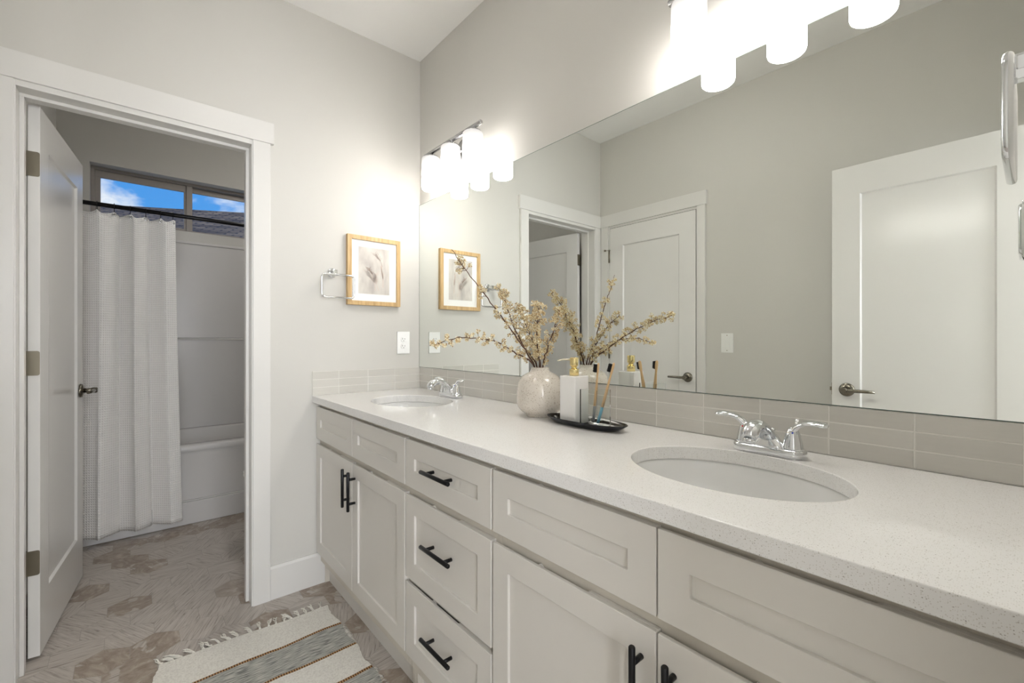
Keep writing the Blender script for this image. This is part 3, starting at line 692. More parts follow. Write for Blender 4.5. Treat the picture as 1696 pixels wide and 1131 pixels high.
def sink(cx, cy, label):
    t = thing('sink', (cx, cy, .73), label, 'sink', 'undermount oval sinks')
    b = MB(); rs = []
    prof = [(1.09, .8735), (1.03, .8735), (1.012, .868), (1.0, .85), (.965, .82), (.89, .78), (.74, .748), (.50, .732), (.25, .728), (.115, .7275)]
    for k, z in prof: rs.append([(cx + SA * k * math.cos(2 * PI * j / 64), cy + SB * (k if k > .3 else k * 1.0) * math.sin(2 * PI * j / 64), z) for j in range(64)])
    prof2 = [(.115, .722), (.5, .724), (.78, .742), (.94, .778), (1.02, .82), (1.05, .85), (1.09, .866), (1.09, .8735)]
    for k, z in prof2: rs.append([(cx + SA * k * math.cos(2 * PI * j / 64), cy + SB * k * math.sin(2 * PI * j / 64), z) for j in range(64)])
    b.rings(rs, False, False); b.build('bowl', M['porcelain'], t)
    d = MB().lathe([(.024, .7265), (.024, .7300), (.018, .7302), (.016, .7290), (.0, .7290)], (cx, cy, 0), 'z', 28, cap1=False)
    d.build('drain', M['chrome'], t)
    return t
sink(*SINKS[0], 'oval white undermount sink nearest the end wall')
sink(*SINKS[1], 'oval white undermount sink in the right foreground')

# ------------------------------------------------------------------ faucets
def lerp_path(pts, n):
    """catmull-rom"""
    P = [Vector(p) for p in pts]; P = [P[0] * 2 - P[1]] + P + [P[-1] * 2 - P[-2]]; out = []
    for i in range(1, len(P) - 2):
        for k in range(n):
            t = k / n; a, b, c, d = P[i - 1], P[i], P[i + 1], P[i + 2]
            out.append(0.5 * ((2 * b) + (c - a) * t + (2 * a - 5 * b + 4 * c - d) * t * t + (3 * b - a - 3 * c + d) * t ** 3))
    out.append(P[-2]); return out

def faucet(cx, cy, label):
    t = thing('faucet', (cx, cy, .906), label, 'faucet', 'chrome centerset faucets')
    z = .9064
    b = MB()
    def slab(hw, hd, zz): return [(cx + p[0], cy + p[1], zz) for p in rbox2d(-hw, hw, -hd, hd, hd * .98, 8)]
    b.rings([slab(.078, .0275, z), slab(.078, .0275, z + .014), slab(.0765, .026, z + .0175), slab(.073, .0225, z + .0195)])
    # hub rising to the spout
    b.rings([slab(.046, .024, z + .017), slab(.036, .021, z + .024), slab(.026, .018, z + .034), slab(.017, .014, z + .046)])
    b.build('base', M['chrome'], t)
    sp = MB()
    path = lerp_path([(cx, cy + .006, z + .012), (cx, cy - .002, z + .035), (cx, cy - .030, z + .062), (cx, cy - .066, z + .075), (cx, cy - .096, z + .068), (cx, cy - .113, z + .050)], 5)
    N = len(path); rad = []
    for i in range(N):
        u = i / (N - 1)
        keys = [(0, .031), (.15, .024), (.35, .0165), (.6, .0155), (.8, .0185), (.93, .0175), (1, .0135)]
        for (u0, r0), (u1, r1) in zip(keys, keys[1:]):
            if u0 <= u <= u1: rad.append(r0 + (r1 - r0) * (u - u0) / (u1 - u0)); break
    sp.tube(path, rad, 24, flat=[.62 + .33 * i / (N - 1) for i in range(N)], up=(0, -1, 0))
    so = sp.build('spout', M['chrome'], t)
    MB().lathe([(.0115, z + .0415), (.0125, z + .044), (.0125, z + .052)], (cx, cy - .108, 0), 'z', 20).build('aerator', M['chrome'], so)
    for sgn in (-1, 1):
        h = MB(); hx = cx + sgn * .051
        h.lathe([(.0215, z + .018), (.0215, z + .022), (.0205, z + .026), (.0180, z + .040), (.0150, z + .052), (.0115, z + .062), (.006, z + .068)], (hx, cy, 0), 'z', 28, cap0=True, cap1=True)
        lp = lerp_path([(hx + sgn * .000, cy + .002, z + .045), (hx + sgn * .004, cy - .001, z + .064), (hx + sgn * .022, cy - .005, z + .079), (hx + sgn * .046, cy - .008, z + .083), (hx + sgn * .070, cy - .010, z + .081)], 5)
        n = len(lp); h.tube(lp, [.013 - .0035 * math.sin(PI * .5 * min(1, i / (n * .45))) + (.0015 * i / n) - (.006 if i == n - 1 else (.002 if i == n - 2 else 0)) for i in range(n)], 16, flat=[.95 - .55 * min(1, i / (n * .5)) for i in range(n)], up=(sgn, 0, .2))
        ho = h.build('lever_handle', M['chrome'], t)
        MB().lathe([(.0021, -.0100), (.0019, -.0137)], (hx + sgn * .003, cy, z + .0575), 'y', 12).build('temperature_mark', M['red'] if sgn < 0 else M['bluem'], ho)
    MB().lathe([(.0028, z + .018), (.0028, z + .048)], (cx, cy + .019, 0), 'z', 10, smooth=True).lathe([(.004, z + .046), (.0075, z + .050), (.008, z + .055), (.004, z + .058)], (cx, cy + .019, 0), 'z', 16).build('lift_rod', M['chrome'], t)
faucet(.462, -.088, 'chrome two-lever faucet behind the sink nearest the end wall')
faucet(1.840, -.088, 'chrome two-lever faucet behind the right foreground sink')

# ------------------------------------------------------------------ vanity lights
def vanity_light(cx, label):
    ZB, YA = 1.9275, -.086
    t = thing('vanity_light', (cx, 0, 2.1), label, 'light', 'three-shade chrome vanity lights')
    MB().lathe([(.062, .0055), (.062, -.010), (.055, -.018), (.02, -.020)], (cx, 0, 2.085), 'y', 40).build('backplate', M['fixture'], t)
    MB().tube(lerp_path([(cx, -.012, 2.085), (cx, -.040, 2.084), (cx, -.070, 2.096), (cx, -.082, 2.112)], 4), .009, 14).build('arm', M['fixture'], t)
    MB().lathe([(.005, cx - .242), (.0098, cx - .239), (.0098, cx + .239), (.005, cx + .242)], (0, -.084, 2.1145), 'x', 20).build('bar', M['fixture'], t)
    for k in (-1, 0, 1):
        sx = cx + k * .181
        MB().lathe([(.013, 2.110), (.013, 2.101), (.022, 2.099), (.036, 2.0945), (.0385, 2.0895), (.0385, 2.086)], (sx, YA, 0), 'z', 28).build('socket', M['fixture'], t)
        r = .0455
        s = MB().lathe([(.030, ZB + .1605), (.040, ZB + .160), (r - .001, ZB + .155), (r, ZB + .150), (r, ZB + .010), (r - .0015, ZB + .004), (r - .005, ZB + .0005), (r - .008, ZB + .002), (r - .0065, ZB + .012), (r - .0055, ZB + .145), (.030, ZB + .1535)], (sx, YA, 0), 'z', 48, cap0=False, cap1=False)
        s.build('shade', M['shade'], t, loc=(sx, YA, ZB))
        MB().lathe([(.004, ZB + .110), (.018, ZB + .104), (.024, ZB + .080), (.023, ZB + .055), (.014, ZB + .036), (.004, ZB + .031)], (sx, YA, 0), 'z', 20).build('bulb', M['shade'], t, loc=(sx, YA, ZB))
vanity_light(.459, 'chrome three-shade light over the far end of the mirror')
vanity_light(1.822, 'chrome three-shade light over the near sink, cut by the top edge')
def dome(x, y, r, mat, label):  # unseen ceiling fixture, added to brighten the rooms
    t = thing('ceiling_light', (x, y, CEIL), label, 'light')
    MB().lathe([(r * 1.08, CEIL - .001), (r * 1.08, CEIL - .035), (r * .98, CEIL - .04)], (x, y, 0), 'z', 40).build('base', M['hinge'], t)
    MB().lathe([(r, CEIL - .041), (r * .96, CEIL - .065), (r * .75, CEIL - .09), (r * .4, CEIL - .105), (.004, CEIL - .11)], (x, y, 0), 'z', 40).build('diffuser', mat, t)
dome(3.2, -1.15, .17, M['dome'], 'frosted dome ceiling light in the room behind the photographer')
dome(1.0, -.85, .15, M['dome_bath'], 'frosted dome ceiling light above the bathroom floor')
dome(-.95, -.20, .10, M['dome_tub'], 'frosted dome ceiling light in the tub room above the door head')

# ------------------------------------------------------------------ things on the end wall
pf = thing('framed_picture', (0, -.268, 1.352), 'natural oak framed print of soft grasses on the end wall', 'picture')
y0, y1, z0, z1, fw = -.411, -.125, 1.352, 1.706, .022
MB().box(.001, .024, y0, y0 + fw, z0, z1).box(.001, .024, y1 - fw, y1, z0, z1).box(.001, .024, y0 + fw, y1 - fw, z0, z0 + fw).box(.001, .024, y0 + fw, y1 - fw, z1 - fw, z1).build('frame', M['oak'], pf, bevel=.0012)
MB().box(.002, .016, y0 + fw, y1 - fw, z0 + fw, z1 - fw).build('mat_board', M['mat'], pf)
py0, py1, pz0, pz1 = -.353, -.186, 1.411, 1.651
pr = MB().box(.0162, .0166, py0, py1, pz0, pz1).build('print', M['print'], pf)
rp = random.Random(3)
def plume(base, tip, bend, nb, spread, name, mat, w=.0007):
    p = MB(); b = Vector(base); tp = Vector(tip); pts = lerp_path([b, (b + tp) / 2 + Vector((0, bend, 0)), tp], 6)
    def strip(ps, w0):
        vs = []
        for i, q in enumerate(ps):
            d = (ps[min(i + 1, len(ps) - 1)] - ps[max(i - 1, 0)]).normalized(); s = Vector((0, -d.z, d.y)); ww = w0 * (1 - .8 * i / len(ps))
            vs += [q + s * ww, q - s * ww]
        p.add(vs, [(2 * i, 2 * i + 1, 2 * i + 3, 2 * i + 2) for i in range(len(ps) - 1)])
    strip(pts, w)
    for k in range(nb):
        u = .45 + .55 * k / nb; i = min(int(u * (len(pts) - 1)), len(pts) - 2); q = pts[i].copy(); d = (pts[i + 1] - pts[i]).normalized(); sd = rp.choice([-1, 1]); L = rp.uniform(.010, .028)
        e = q + d * L * .8 + Vector((0, sd * spread * L, 0)); strip([q, (q + e) / 2 + d * .002, e], w * .9)
    p.build(name, mat, pr)
plume((.0169, -.225, 1.560), (.0169, -.268, 1.628), .008, 26, .8, 'printed_stalk', M['plume'])
plume((.0168, -.222, 1.450), (.0168, -.232, 1.560), .005, 14, .3, 'printed_stalk', M['plume2'], .0022)
plume((.0169, -.272, 1.490), (.0169, -.298, 1.545), .004, 20, .6, 'printed_stalk', M['plume'])
plume((.0168, -.262, 1.430), (.0168, -.312, 1.535), .014, 34, .9, 'printed_stalk', M['plume2'], .0015)
plume((.0168, -.245, 1.430), (.0168, -.262, 1.520), -.006, 22, .7, 'printed_stalk', M['plume2'], .0015)

def towel_ring(sx, yc, yp, label):
    """sx = +1: wall faces +x at x=0; -1: wall XN facing -x"""
    X = (lambda a: a) if sx > 0 else (lambda a: XN - a)
    t = thing('towel_ring', (X(0), yp, 1.5), label, 'towel ring', 'square chrome towel rings')
    MB().lathe([(.024, X(.0005)), (.024, X(.006)), (.021, X(.010)), (.008, X(.011))], (0, yp, 1.503), 'x', 32).build('rosette', M['chrome'], t)
    m = MB().box(X(.008), X(.056), yp - .009, yp + .009, 1.493, 1.511).box(X(.044), X(.060), yp - .008, yp + .008, 1.482, 1.513)
    m.build('post', M['chrome'], t, bevel=.002)
    pts = rbox2d(yc - .076, yc + .076, 1.379, 1.489, .016, 6); path = [(X(.0605), p[0], p[1]) for p in pts]; path.append(path[0]); path.append(path[1])
    MB().tube(path, .0050, 12, cap=False).build('ring', M['chrome'], t)
towel_ring(1, -.470, -.480, 'square chrome towel ring beside the framed picture')
towel_ring(-1, -.425, -.425, 'square chrome towel ring at the right edge, close to the camera')

def outlet():
    t = thing('electrical_outlet', (0, -.098, 1.158), 'white duplex outlet on the end wall beside the mirror', 'outlet')
    MB().box(.0005, .006, -.135, -.061, 1.098, 1.219).build('cover_plate', M['plastic'], t, bevel=.002, seg=3)
    for z in (1.177, 1.139):
        r = MB().prism([(-.098 + .0165 * math.cos(a) * (1 if True else 1), z + max(-.0125, min(.0125, .0165 * math.sin(a)))) for a in [2 * PI * k / 32 for k in range(32)]], 'x', .006, .0082).build('receptacle', M['plastic'], t, bevel=.0005)
        s = MB().box(.0082, .0087, -.1055, -.1035, z - .001, z + .008).box(.0082, .0087, -.0925, -.0905, z - .001, z + .006).lathe([(.0022, .0082), (.0022, .0087)], (0, -.098, z - .0075), 'x', 12)
        s.build('slots', M['slot'], r)
    MB().lathe([(.003, .006), (.0028, .0068)], (0, -.098, 1.158), 'x', 12).build('screw', M['plastic'], t)
outlet()
def switch():
    yy = YL
    t = thing('light_switch', (.998, yy, 1.155), 'white rocker light switch on the wall seen in the mirror', 'switch')
    MB().box(.961, 1.036, yy + .0005, yy + .006, 1.095, 1.216).build('cover_plate', M['plastic'], t, bevel=.002, seg=3)
    MB().box(.981, 1.016, yy + .006, yy + .0085, 1.121, 1.190).build('switch_frame', M['plastic'], t, bevel=.0006)
    MB().add([(.984, yy + .0085, 1.124), (1.013, yy + .0085, 1.124), (1.013, yy + .0085, 1.187), (.984, yy + .0085, 1.187), (.984, yy + .0125, 1.124), (1.013, yy + .0125, 1.124), (1.013, yy + .0088, 1.187), (.984, yy + .0088, 1.187)],
             [(0, 3, 2, 1), (4, 5, 6, 7), (0, 1, 5, 4), (1, 2, 6, 5), (2, 3, 7, 6), (3, 0, 4, 7)]).build('rocker', M['plastic'], t, bevel=.0004)
    for z in (1.108, 1.203): MB().lathe([(.003, yy + .006), (.0028, yy + .0068)], (.998, 0, z), 'y', 12).build('screw', M['hinge'], t)
switch()

# ------------------------------------------------------------------ counter objects
CZ = .9062
v = MB().lathe([(.046, CZ), (.0475, CZ + .001), (.0485, CZ + .004), (.056, CZ + .010), (.069, CZ + .019), (.079, CZ + .031), (.0835, CZ + .048), (.0845, CZ + .066), (.0835, CZ + .086), (.0800, CZ + .108), (.0735, CZ + .127), (.064, CZ + .140), (.050, CZ + .149), (.0385, CZ + .154), (.033, CZ + .159), (.0315, CZ + .165), (.0318, CZ + .1695), (.0305, CZ + .171), (.0285, CZ + .1695), (.028, CZ + .163), (.030, CZ + .155), (.060, CZ + .138), (.076, CZ + .1), (.076, CZ + .06), (.05, CZ + .02), (.0, CZ + .012)], (1.111, -.130, 0), 'z', 64, cap1=False)
vo = v.build('vase', M['vase'], None, loc=(1.111, -.130, CZ)); tag(vo, 'round speckled cream ceramic vase holding dried branches', 'vase')

# dried branches
def blossoms(mb, c, r, n, rnd):
    for _ in range(n):
        d = Vector((rnd.gauss(0, 1), rnd.gauss(0, 1), rnd.gauss(0, 1))).normalized(); p = c + d * r * rnd.uniform(.35, 1.0)
        # floret: four small pointed cupped petals
        ax = (d + Vector((rnd.uniform(-.6, .6), rnd.uniform(-.6, .6), rnd.uniform(-.3, .8)))).normalized()
        u = ax.orthogonal().normalized(); w = ax.cross(u); s = rnd.uniform(.0028, .0048); a0 = rnd.uniform(0, PI)
        vs = []; fs = []
        for k in range(4):
            a = a0 + PI / 2 * k; e = u * math.cos(a) + w * math.sin(a); f = u * math.cos(a + PI / 2) + w * math.sin(a + PI / 2); o = len(vs)
            vs += [p, p + e * s * .6 + f * s * .42 + ax * s * .35, p + e * s * 1.25 + ax * s * .9, p + e * s * .6 - f * s * .42 + ax * s * .35, p + e * s * .55 - ax * s * .3]
            fs += [(o, o + 1, o + 2), (o, o + 2, o + 3), (o, o + 4, o + 1), (o, o + 3, o + 4), (o + 1, o + 4, o + 2), (o + 2, o + 4, o + 3)]
        mb.add(vs, fs)

def branch(pts, start, label, seed, dens=1.0, size=1.0, rad=.0034, side=1.0, clumps=None):
    rnd = random.Random(seed)
    t = thing('dried_branch', pts[0], label, 'branch', 'dried blossom branches in the vase')
    path = lerp_path(pts, 8); N = len(path)
    for i in range(1, N - 1): path[i] = path[i] + Vector((rnd.gauss(0, .0012), rnd.gauss(0, .0012), rnd.gauss(0, .0012)))
    s = MB(); s.tube(path, [rad * (1 - .7 * i / (N - 1)) for i in range(N)], 7)
    bl = MB(); L = sum((path[i + 1] - path[i]).length for i in range(N - 1)); acc = 0
    twigs = int(L * 120 * dens)
    for k in range(twigs):
        u = start + (1 - start) * (k + rnd.random()) / twigs; i = min(int(u * (N - 1)), N - 2); p = path[i].lerp(path[i + 1], u * (N - 1) - i)
        if clumps and not any(a <= u <= b for a, b in clumps): continue
        d = (path[i + 1] - path[i]).normalized(); o = Vector((rnd.gauss(0, 1), rnd.gauss(0, 1), rnd.gauss(0, 1) + .25)); o = (o - d * o.dot(d)).normalized()
        env = math.sin(PI * min(1, max(.12, (u - start) / (1 - start) * .92 + .06))) ** .6
        ln = rnd.uniform(.006, .023) * size * (.45 + .75 * env) * side; q = p + (o + d * rnd.uniform(.1, .8)).normalized() * ln
        s.tube([p, p.lerp(q, .55) + Vector((0, 0, .0015)), q], [.0009, .0008, .0006], 4, cap=False)
        blossoms(bl, q, .0075 * size, int(rnd.randint(7, 12)), rnd)
    s.build('stem', M['stem'], t, loc=pts[0])
    bo = bl.build('blossoms', M['blossom'], t, loc=pts[0]); bo['kind'] = 'stuff'
V0 = (1.111, -.130)
def b0(dx, dy): return (V0[0] + dx * .6, V0[1] + dy * .6, .935)
def b1(dx, dy): return (V0[0] + dx, V0[1] + dy, 1.078)
branch([b0(.03, .03), b1(-.016, -.012), (1.082, -.21, 1.175), (1.050, -.305, 1.300), (1.030, -.375, 1.385), (1.012, -.436, 1.468)], .42, 'long dried branch reaching up and left, crossing the reflected picture', 11, dens=.85, size=.85, side=1.1, clumps=[(.28, .40), (.47, .56), (.64, .70), (.84, .93)])
branch([b0(.03, .03), b1(-.012, -.018), (1.085, -.22, 1.128), (1.095, -.33, 1.170), (1.110, -.46, 1.180), (1.126, -.583, 1.157)], .30, 'low dried branch arching left towards the outlet', 12, dens=.62, size=.85)
branch([b0(.03, -.02), b1(-.018, .002), (1.045, -.150, 1.150), (.995, -.160, 1.235), (.945, -.155, 1.320), (.900, -.143, 1.374)], .22, 'dense dried branch rising left of the vase mouth', 13, dens=1.25, size=1.25)
branch([b0(-.03, -.02), b1(.008, -.012), (1.160, -.190, 1.140), (1.225, -.255, 1.205), (1.285, -.310, 1.245), (1.343, -.361, 1.270)], .30, 'upright pale dried branch above the centre of the vase', 14, dens=1.0, size=1.05)
branch([b0(-.03, .0), b1(.014, .0), (1.150, -.130, 1.150), (1.190, -.140, 1.215), (1.237, -.163, 1.268)], .28, 'dried branch leaning right above the soap dispenser', 15, dens=1.0, size=1.15)
branch([b0(.02, -.02), b1(-.010, .012), (1.060, -.120, 1.170), (1.020, -.125, 1.245), (.965, -.115, 1.300)], .35, 'dried branch behind the dense one, close to the mirror', 16, dens=1.2, size=1.2)
branch([b0(.0, .0), b1(-.004, .006), (1.085, -.118, 1.135), (1.075, -.112, 1.185)], .96, 'short bare dried twig between the leafy branches', 17, dens=.01, rad=.0013)

# tray
def oval(cx, cy, a, b, z, n=48, p=2.6):
    out = []
    for j in range(n):
        t = 2 * PI * j / n; c, s = math.cos(t), math.sin(t)
        out.append((cx + a * math.copysign(abs(c) ** (2 / 2.1), c), cy + b * math.copysign(abs(s) ** (2 / 2.4), s), z))
    return out
TX, TY = 1.340, -.160
tm = MB()
tr_o = [oval(TX, TY, .118, .036, CZ), oval(TX, TY, .124, .040, CZ + .002), oval(TX, TY, .138, .047, CZ + .010), oval(TX, TY, .152, .054, CZ + .019), oval(TX, TY, .1515, .0535, CZ + .0205)]
tr_i = [oval(TX, TY, .1505, .0525, CZ + .0203), oval(TX, TY, .136, .0455, CZ + .0115), oval(TX, TY, .125, .0415, CZ + .0045), oval(TX, TY, .05, .015, CZ + .0040)]
tt = thing('tray', (TX, TY, CZ), 'narrow oval black lacquer tray on the worktop', 'tray')
MB().rings(tr_o, True, False).build('tray_body', M['tray'], tt)
MB().rings([tr_o[-1]] + tr_i, False, True).build('tray_inside', M['trayin'], tt)

# soap dispenser
SX, SY, SZ = 1.2925, -.155, CZ + .0045
t = thing('soap_dispenser', (SX, SY, SZ), 'square white marble soap dispenser with gold pump on the black tray', 'soap dispenser')
MB().box(SX - .0325, SX + .0325, SY - .0325, SY + .0325, SZ, 1.0595).build('bottle', M['marble'], t, bevel=.0025, seg=3)
MB().lathe([(.0150, 1.0597), (.0150, 1.0795), (.0142, 1.0803)], (SX, SY, 0), 'z', 32).build('collar', M['gold'], t)
p = MB().lathe([(.0095, 1.0805), (.0095, 1.0915)], (SX, SY, 0), 'z', 24).lathe([(.0130, 1.091), (.0135, 1.092), (.0135, 1.1165), (.0128, 1.1172)], (SX, SY, 0), 'z', 32)
po = p.build('pump', M['gold'], t)
M['cream'] = pmat('pale_gold_nozzle', (0.82, 0.76, 0.60), 0.25, 0.5)
MB().tube([(SX - .008, SY - .007, 1.111), (SX - .026, SY - .0225, 1.1105), (SX - .040, SY - .035, 1.107)], [.0030, .0026, .0018], 12).build('nozzle', M['cream'], po)

# toothbrush holder: open-topped clear acrylic box
HX0, HX1, HY0, HY1, HZ0, HZ1, ht = 1.347, 1.412, -.190, -.125, SZ, 1.023, .0022
h = MB()
o4 = [(HX0, HY0), (HX1, HY0), (HX1, HY1), (HX0, HY1)]; i4 = [(HX0 + ht, HY0 + ht), (HX1 - ht, HY0 + ht), (HX1 - ht, HY1 - ht), (HX0 + ht, HY1 - ht)]
vs = [(a, b_, HZ0) for a, b_ in o4] + [(a, b_, HZ1) for a, b_ in o4] + [(a, b_, HZ1) for a, b_ in i4] + [(a, b_, HZ0 + ht) for a, b_ in i4]
fs = [(3, 2, 1, 0), (12, 13, 14, 15)]
for k in range(4):
    j = (k + 1) % 4; fs += [(k, j, 4 + j, 4 + k), (4 + k, 4 + j, 8 + j, 8 + k), (8 + k, 8 + j, 12 + j, 12 + k)]
h.add(vs, fs); ho = h.build('toothbrush_holder', M['glass'], None, loc=((HX0 + HX1) / 2, (HY0 + HY1) / 2, HZ0)); tag(ho, 'square clear acrylic tumbler holding two toothbrushes', 'holder')

def toothbrush(p0, p1, face, tipmat, label):
    p0 = Vector(p0); p1 = Vector(p1); d = (p1 - p0).normalized(); L = (p1 - p0).length
    f = Vector(face); f = (f - d * f.dot(d)).normalized()
    t = thing('toothbrush', p0, label, 'toothbrush', 'bamboo toothbrushes')
    P = lambda u, o=0: p0 + d * (L * u) + f * o
    MB().tube([P(u) for u in (.27, .4, .55, .68, .76, .80, .84, .92, .98, 1.0)], [.0070, .0068, .0064, .0052, .0042, .0042, .0054, .0062, .0056, .0028], 14, flat=.6, up=tuple(f)).build('handle', M['bamboo'], t)
    MB().tube([P(u) for u in (.0, .01, .05, .27)], [.0034, .0062, .0070, .0070], 14, flat=.6, up=tuple(f)).build('painted_end', tipmat, t)
    b = MB(); s = d.cross(f)
    for i in range(9):
        for j in range(4):
            c = P(.845 + .015 * i, .002) + s * (-.0042 + .0028 * j); e = c + f * (.0115 + (.0012 if i % 2 else 0))
            b.tube([c, e], .00135, 6)
    b.build('bristles', M['bristle'], t)
toothbrush((1.366, -.150, HZ0 + .0085), (1.356, -.112, 1.101), (-.9, -.42, 0), M['grey'], 'bamboo toothbrush with grey dipped end, the left one')
toothbrush((1.384, -.152, HZ0 + .0085), (1.420, -.118, 1.104), (-.95, -.3, 0), M['blue'], 'bamboo toothbrush with blue dipped end, leaning right')

# ------------------------------------------------------------------ tub room
tb = thing('bathtub', (-1.62, -.85, 0), 'white tub and shower surround behind the curtain', 'bathtub')
TY0, TY1 = YL + .003, -.087
a = MB(); XA = -1.262
# apron with a stepped lower band
a.box(-1.985, XA + .018, TY0, TY1, 0.001, .142).box(-1.30, XA + .006, TY0, TY1, .142, .150)
a.box(-1.32, XA, TY0, TY1, .150, .470)
a.build('apron', M['acrylic'], tb, bevel=.004, seg=3)
# rim and basin
rim = MB(); n = 48
def rr(x0, x1, y0, y1, r, z): return [(p[0], p[1], z) for p in rbox2d(x0, x1, y0, y1, r, 8)]
rim.rings([rr(-1.995, XA + .014, TY0, TY1, .006, .462), rr(-1.995, XA + .016, TY0, TY1, .006, .470), rr(-1.995, XA + .016, TY0, TY1, .008, .492), rr(-1.99, XA + .008, TY0 + .004, TY1 - .004, .012, .499), rr(-1.93, -1.34, TY0 + .07, TY1 - .07, .10, .499), rr(-1.915, -1.355, TY0 + .085, TY1 - .085, .10, .488), rr(-1.88, -1.39, TY0 + .13, TY1 - .13, .12, .22), rr(-1.82, -1.44, TY0 + .2, TY1 - .2, .1, .155)], False, True)
rim.build('rim', M['acrylic'], tb)
s = MB()
s.box(-1.998, -1.962, TY0, TY1, .499, 1.180).box(-1.998, -1.985, TY0, TY1, 1.190, 1.930)
s.add([(-1.985, TY0, 1.190), (-1.985, TY1, 1.190), (-1.955, TY1, 1.182), (-1.955, TY0, 1.182), (-1.998, TY0, 1.175), (-1.998, TY1, 1.175), (-1.955, TY1, 1.175), (-1.955, TY0, 1.175)], [(0, 1, 2, 3), (4, 7, 6, 5), (3, 2, 6, 7), (0, 3, 7, 4), (1, 5, 6, 2), (0, 4, 5, 1)])
s.box(-1.998, -1.975, TY0, TY1, 1.915, 1.934)
s.box(-1.96, -1.262, TY0, TY0 + .012, .499, 1.930).box(-1.96, -1.262, TY1 - .012, TY1, .499, 1.930)
s.build('wall_surround', M['acrylic'], tb, bevel=.004, seg=3)

RX, RZ = -1.236, 1.952
rd = thing('curtain_rod', (RX, -.85, RZ), 'black shower curtain rod across the tub', 'rod')
MB().lathe([(.0125, TY0 + .003), (.0125, TY1 + .0015)], (RX, 0, RZ), 'y', 20).build('pole', M['black'], rd)
MB().lathe([(.026, YL + .0005), (.026, YL + .012), (.016, YL + .02)], (RX, 0, RZ), 'y', 20).build('flange', M['black'], rd)
MB().lathe([(.026, -.0855), (.026, -.098), (.016, -.105)], (RX, 0, RZ), 'y', 20).build('flange', M['black'], rd)

# curtain
def curtain():
    NU, NV = 260, 60
    y0, y1 = -1.602, -1.018
    top, bot = 1.920, .050
    amp = lambda v: .016 + .024 * v
    hooks = []
    verts = []; arc = [0]
    def pos(u, v):
        yb = y0 + (y1 - y0 + .024 * v) * u
        ph = u * 2 * PI * 3.4 + .8 * math.sin(u * 8 + 1.0)
        x = (RX + .002) + (.030) * v + amp(v) * math.sin(ph) + .004 * math.sin(ph * 2.3 + 2 * v) * v
        y = yb + .012 * math.sin(ph * 2 + .6) * (.5 + .5 * v) + .006 * math.sin(v * 3 + u * 4)
        # scalloped top between the hooks
        hk = abs(math.sin(PI * (u * 8 + .10)))
        z = top + (bot - top) * v - (.020 * hk) * (1 - v) ** 6 * (1 if v < .3 else 0)
        return Vector((x, y, z))
    vs = [pos(i / NU, (j / NV)) for j in range(NV + 1) for i in range(NU + 1)]
    m = MB(); fs = [(j * (NU + 1) + i, j * (NU + 1) + i + 1, (j + 1) * (NU + 1) + i + 1, (j + 1) * (NU + 1) + i) for j in range(NV) for i in range(NU)]
    m.add(vs, fs, True)
    o = m.build('shower_curtain', M['waffle'], None)
    us = [0]
    for i in range(NU): us.append(us[-1] + (pos((i + 1) / NU, .6) - pos(i / NU, .6)).length)
    uvl = o.data.uv_layers.new(name='UVMap')
    for lp in o.data.loops:
        vi = lp.vertex_index; uvl.data[lp.index].uv = (us[vi % (NU + 1)], (vi // (NU + 1)) / NV * 1.85)
    md = o.modifiers.new('thick', 'SOLIDIFY'); md.thickness = .0015
    tag(o, 'white waffle-weave shower curtain drawn to the left of the tub', 'curtain')
    # hooks
    proto = None
    hn = 0
    for k in range(8):
        u = (k + .90) / 8
        if u > 1: u = .985
        p = pos(min(u, .985), .008)
        if proto is None:
            t = thing('curtain_hook', (RX, p.y, RZ), '', 'hook', 'black curtain hooks on the rod')
            dz = RZ - p.z
            pts = []
            for a in range(0, 281, 20):
                an = math.radians(a - 60); pts.append((RX + .0165 * math.sin(an), p.y, RZ + .0165 * math.cos(an)))
            pts += [(RX - .004, p.y, RZ - .030), (RX + .001, p.y, RZ - .046)]
            w_ = MB().tube(pts, .0018, 8); w_.build('wire', M['black'], t)
            e_ = MB(); c = Vector((RX + .012, p.y, RZ - .052)); cir = [(c.x, c.y + .0075 * math.cos(2 * PI * q / 16), c.z + .0075 * math.sin(2 * PI * q / 16)) for q in range(18)]
            e_.tube(cir, .0018, 8, cap=False).lathe([(.0045, 0), (.0045, .006)], (RX + .006, p.y, RZ - .050), 'x', 12).build('eyelet', M['chrome'], t)
            proto = t
        else:
            t = proto.copy(); COL.objects.link(t)
            for ch in proto.children:
                c2 = ch.copy(); COL.objects.link(c2); c2.parent = t
            t.location = (RX, p.y, RZ)
        names = ['leftmost', 'second from the left', 'third from the left', 'fourth from the left', 'fifth from the left', 'third from the right', 'second from the right', 'rightmost']
        t['label'] = 'black wire curtain hook on the rod, ' + names[k] + ' of the eight'
curtain()

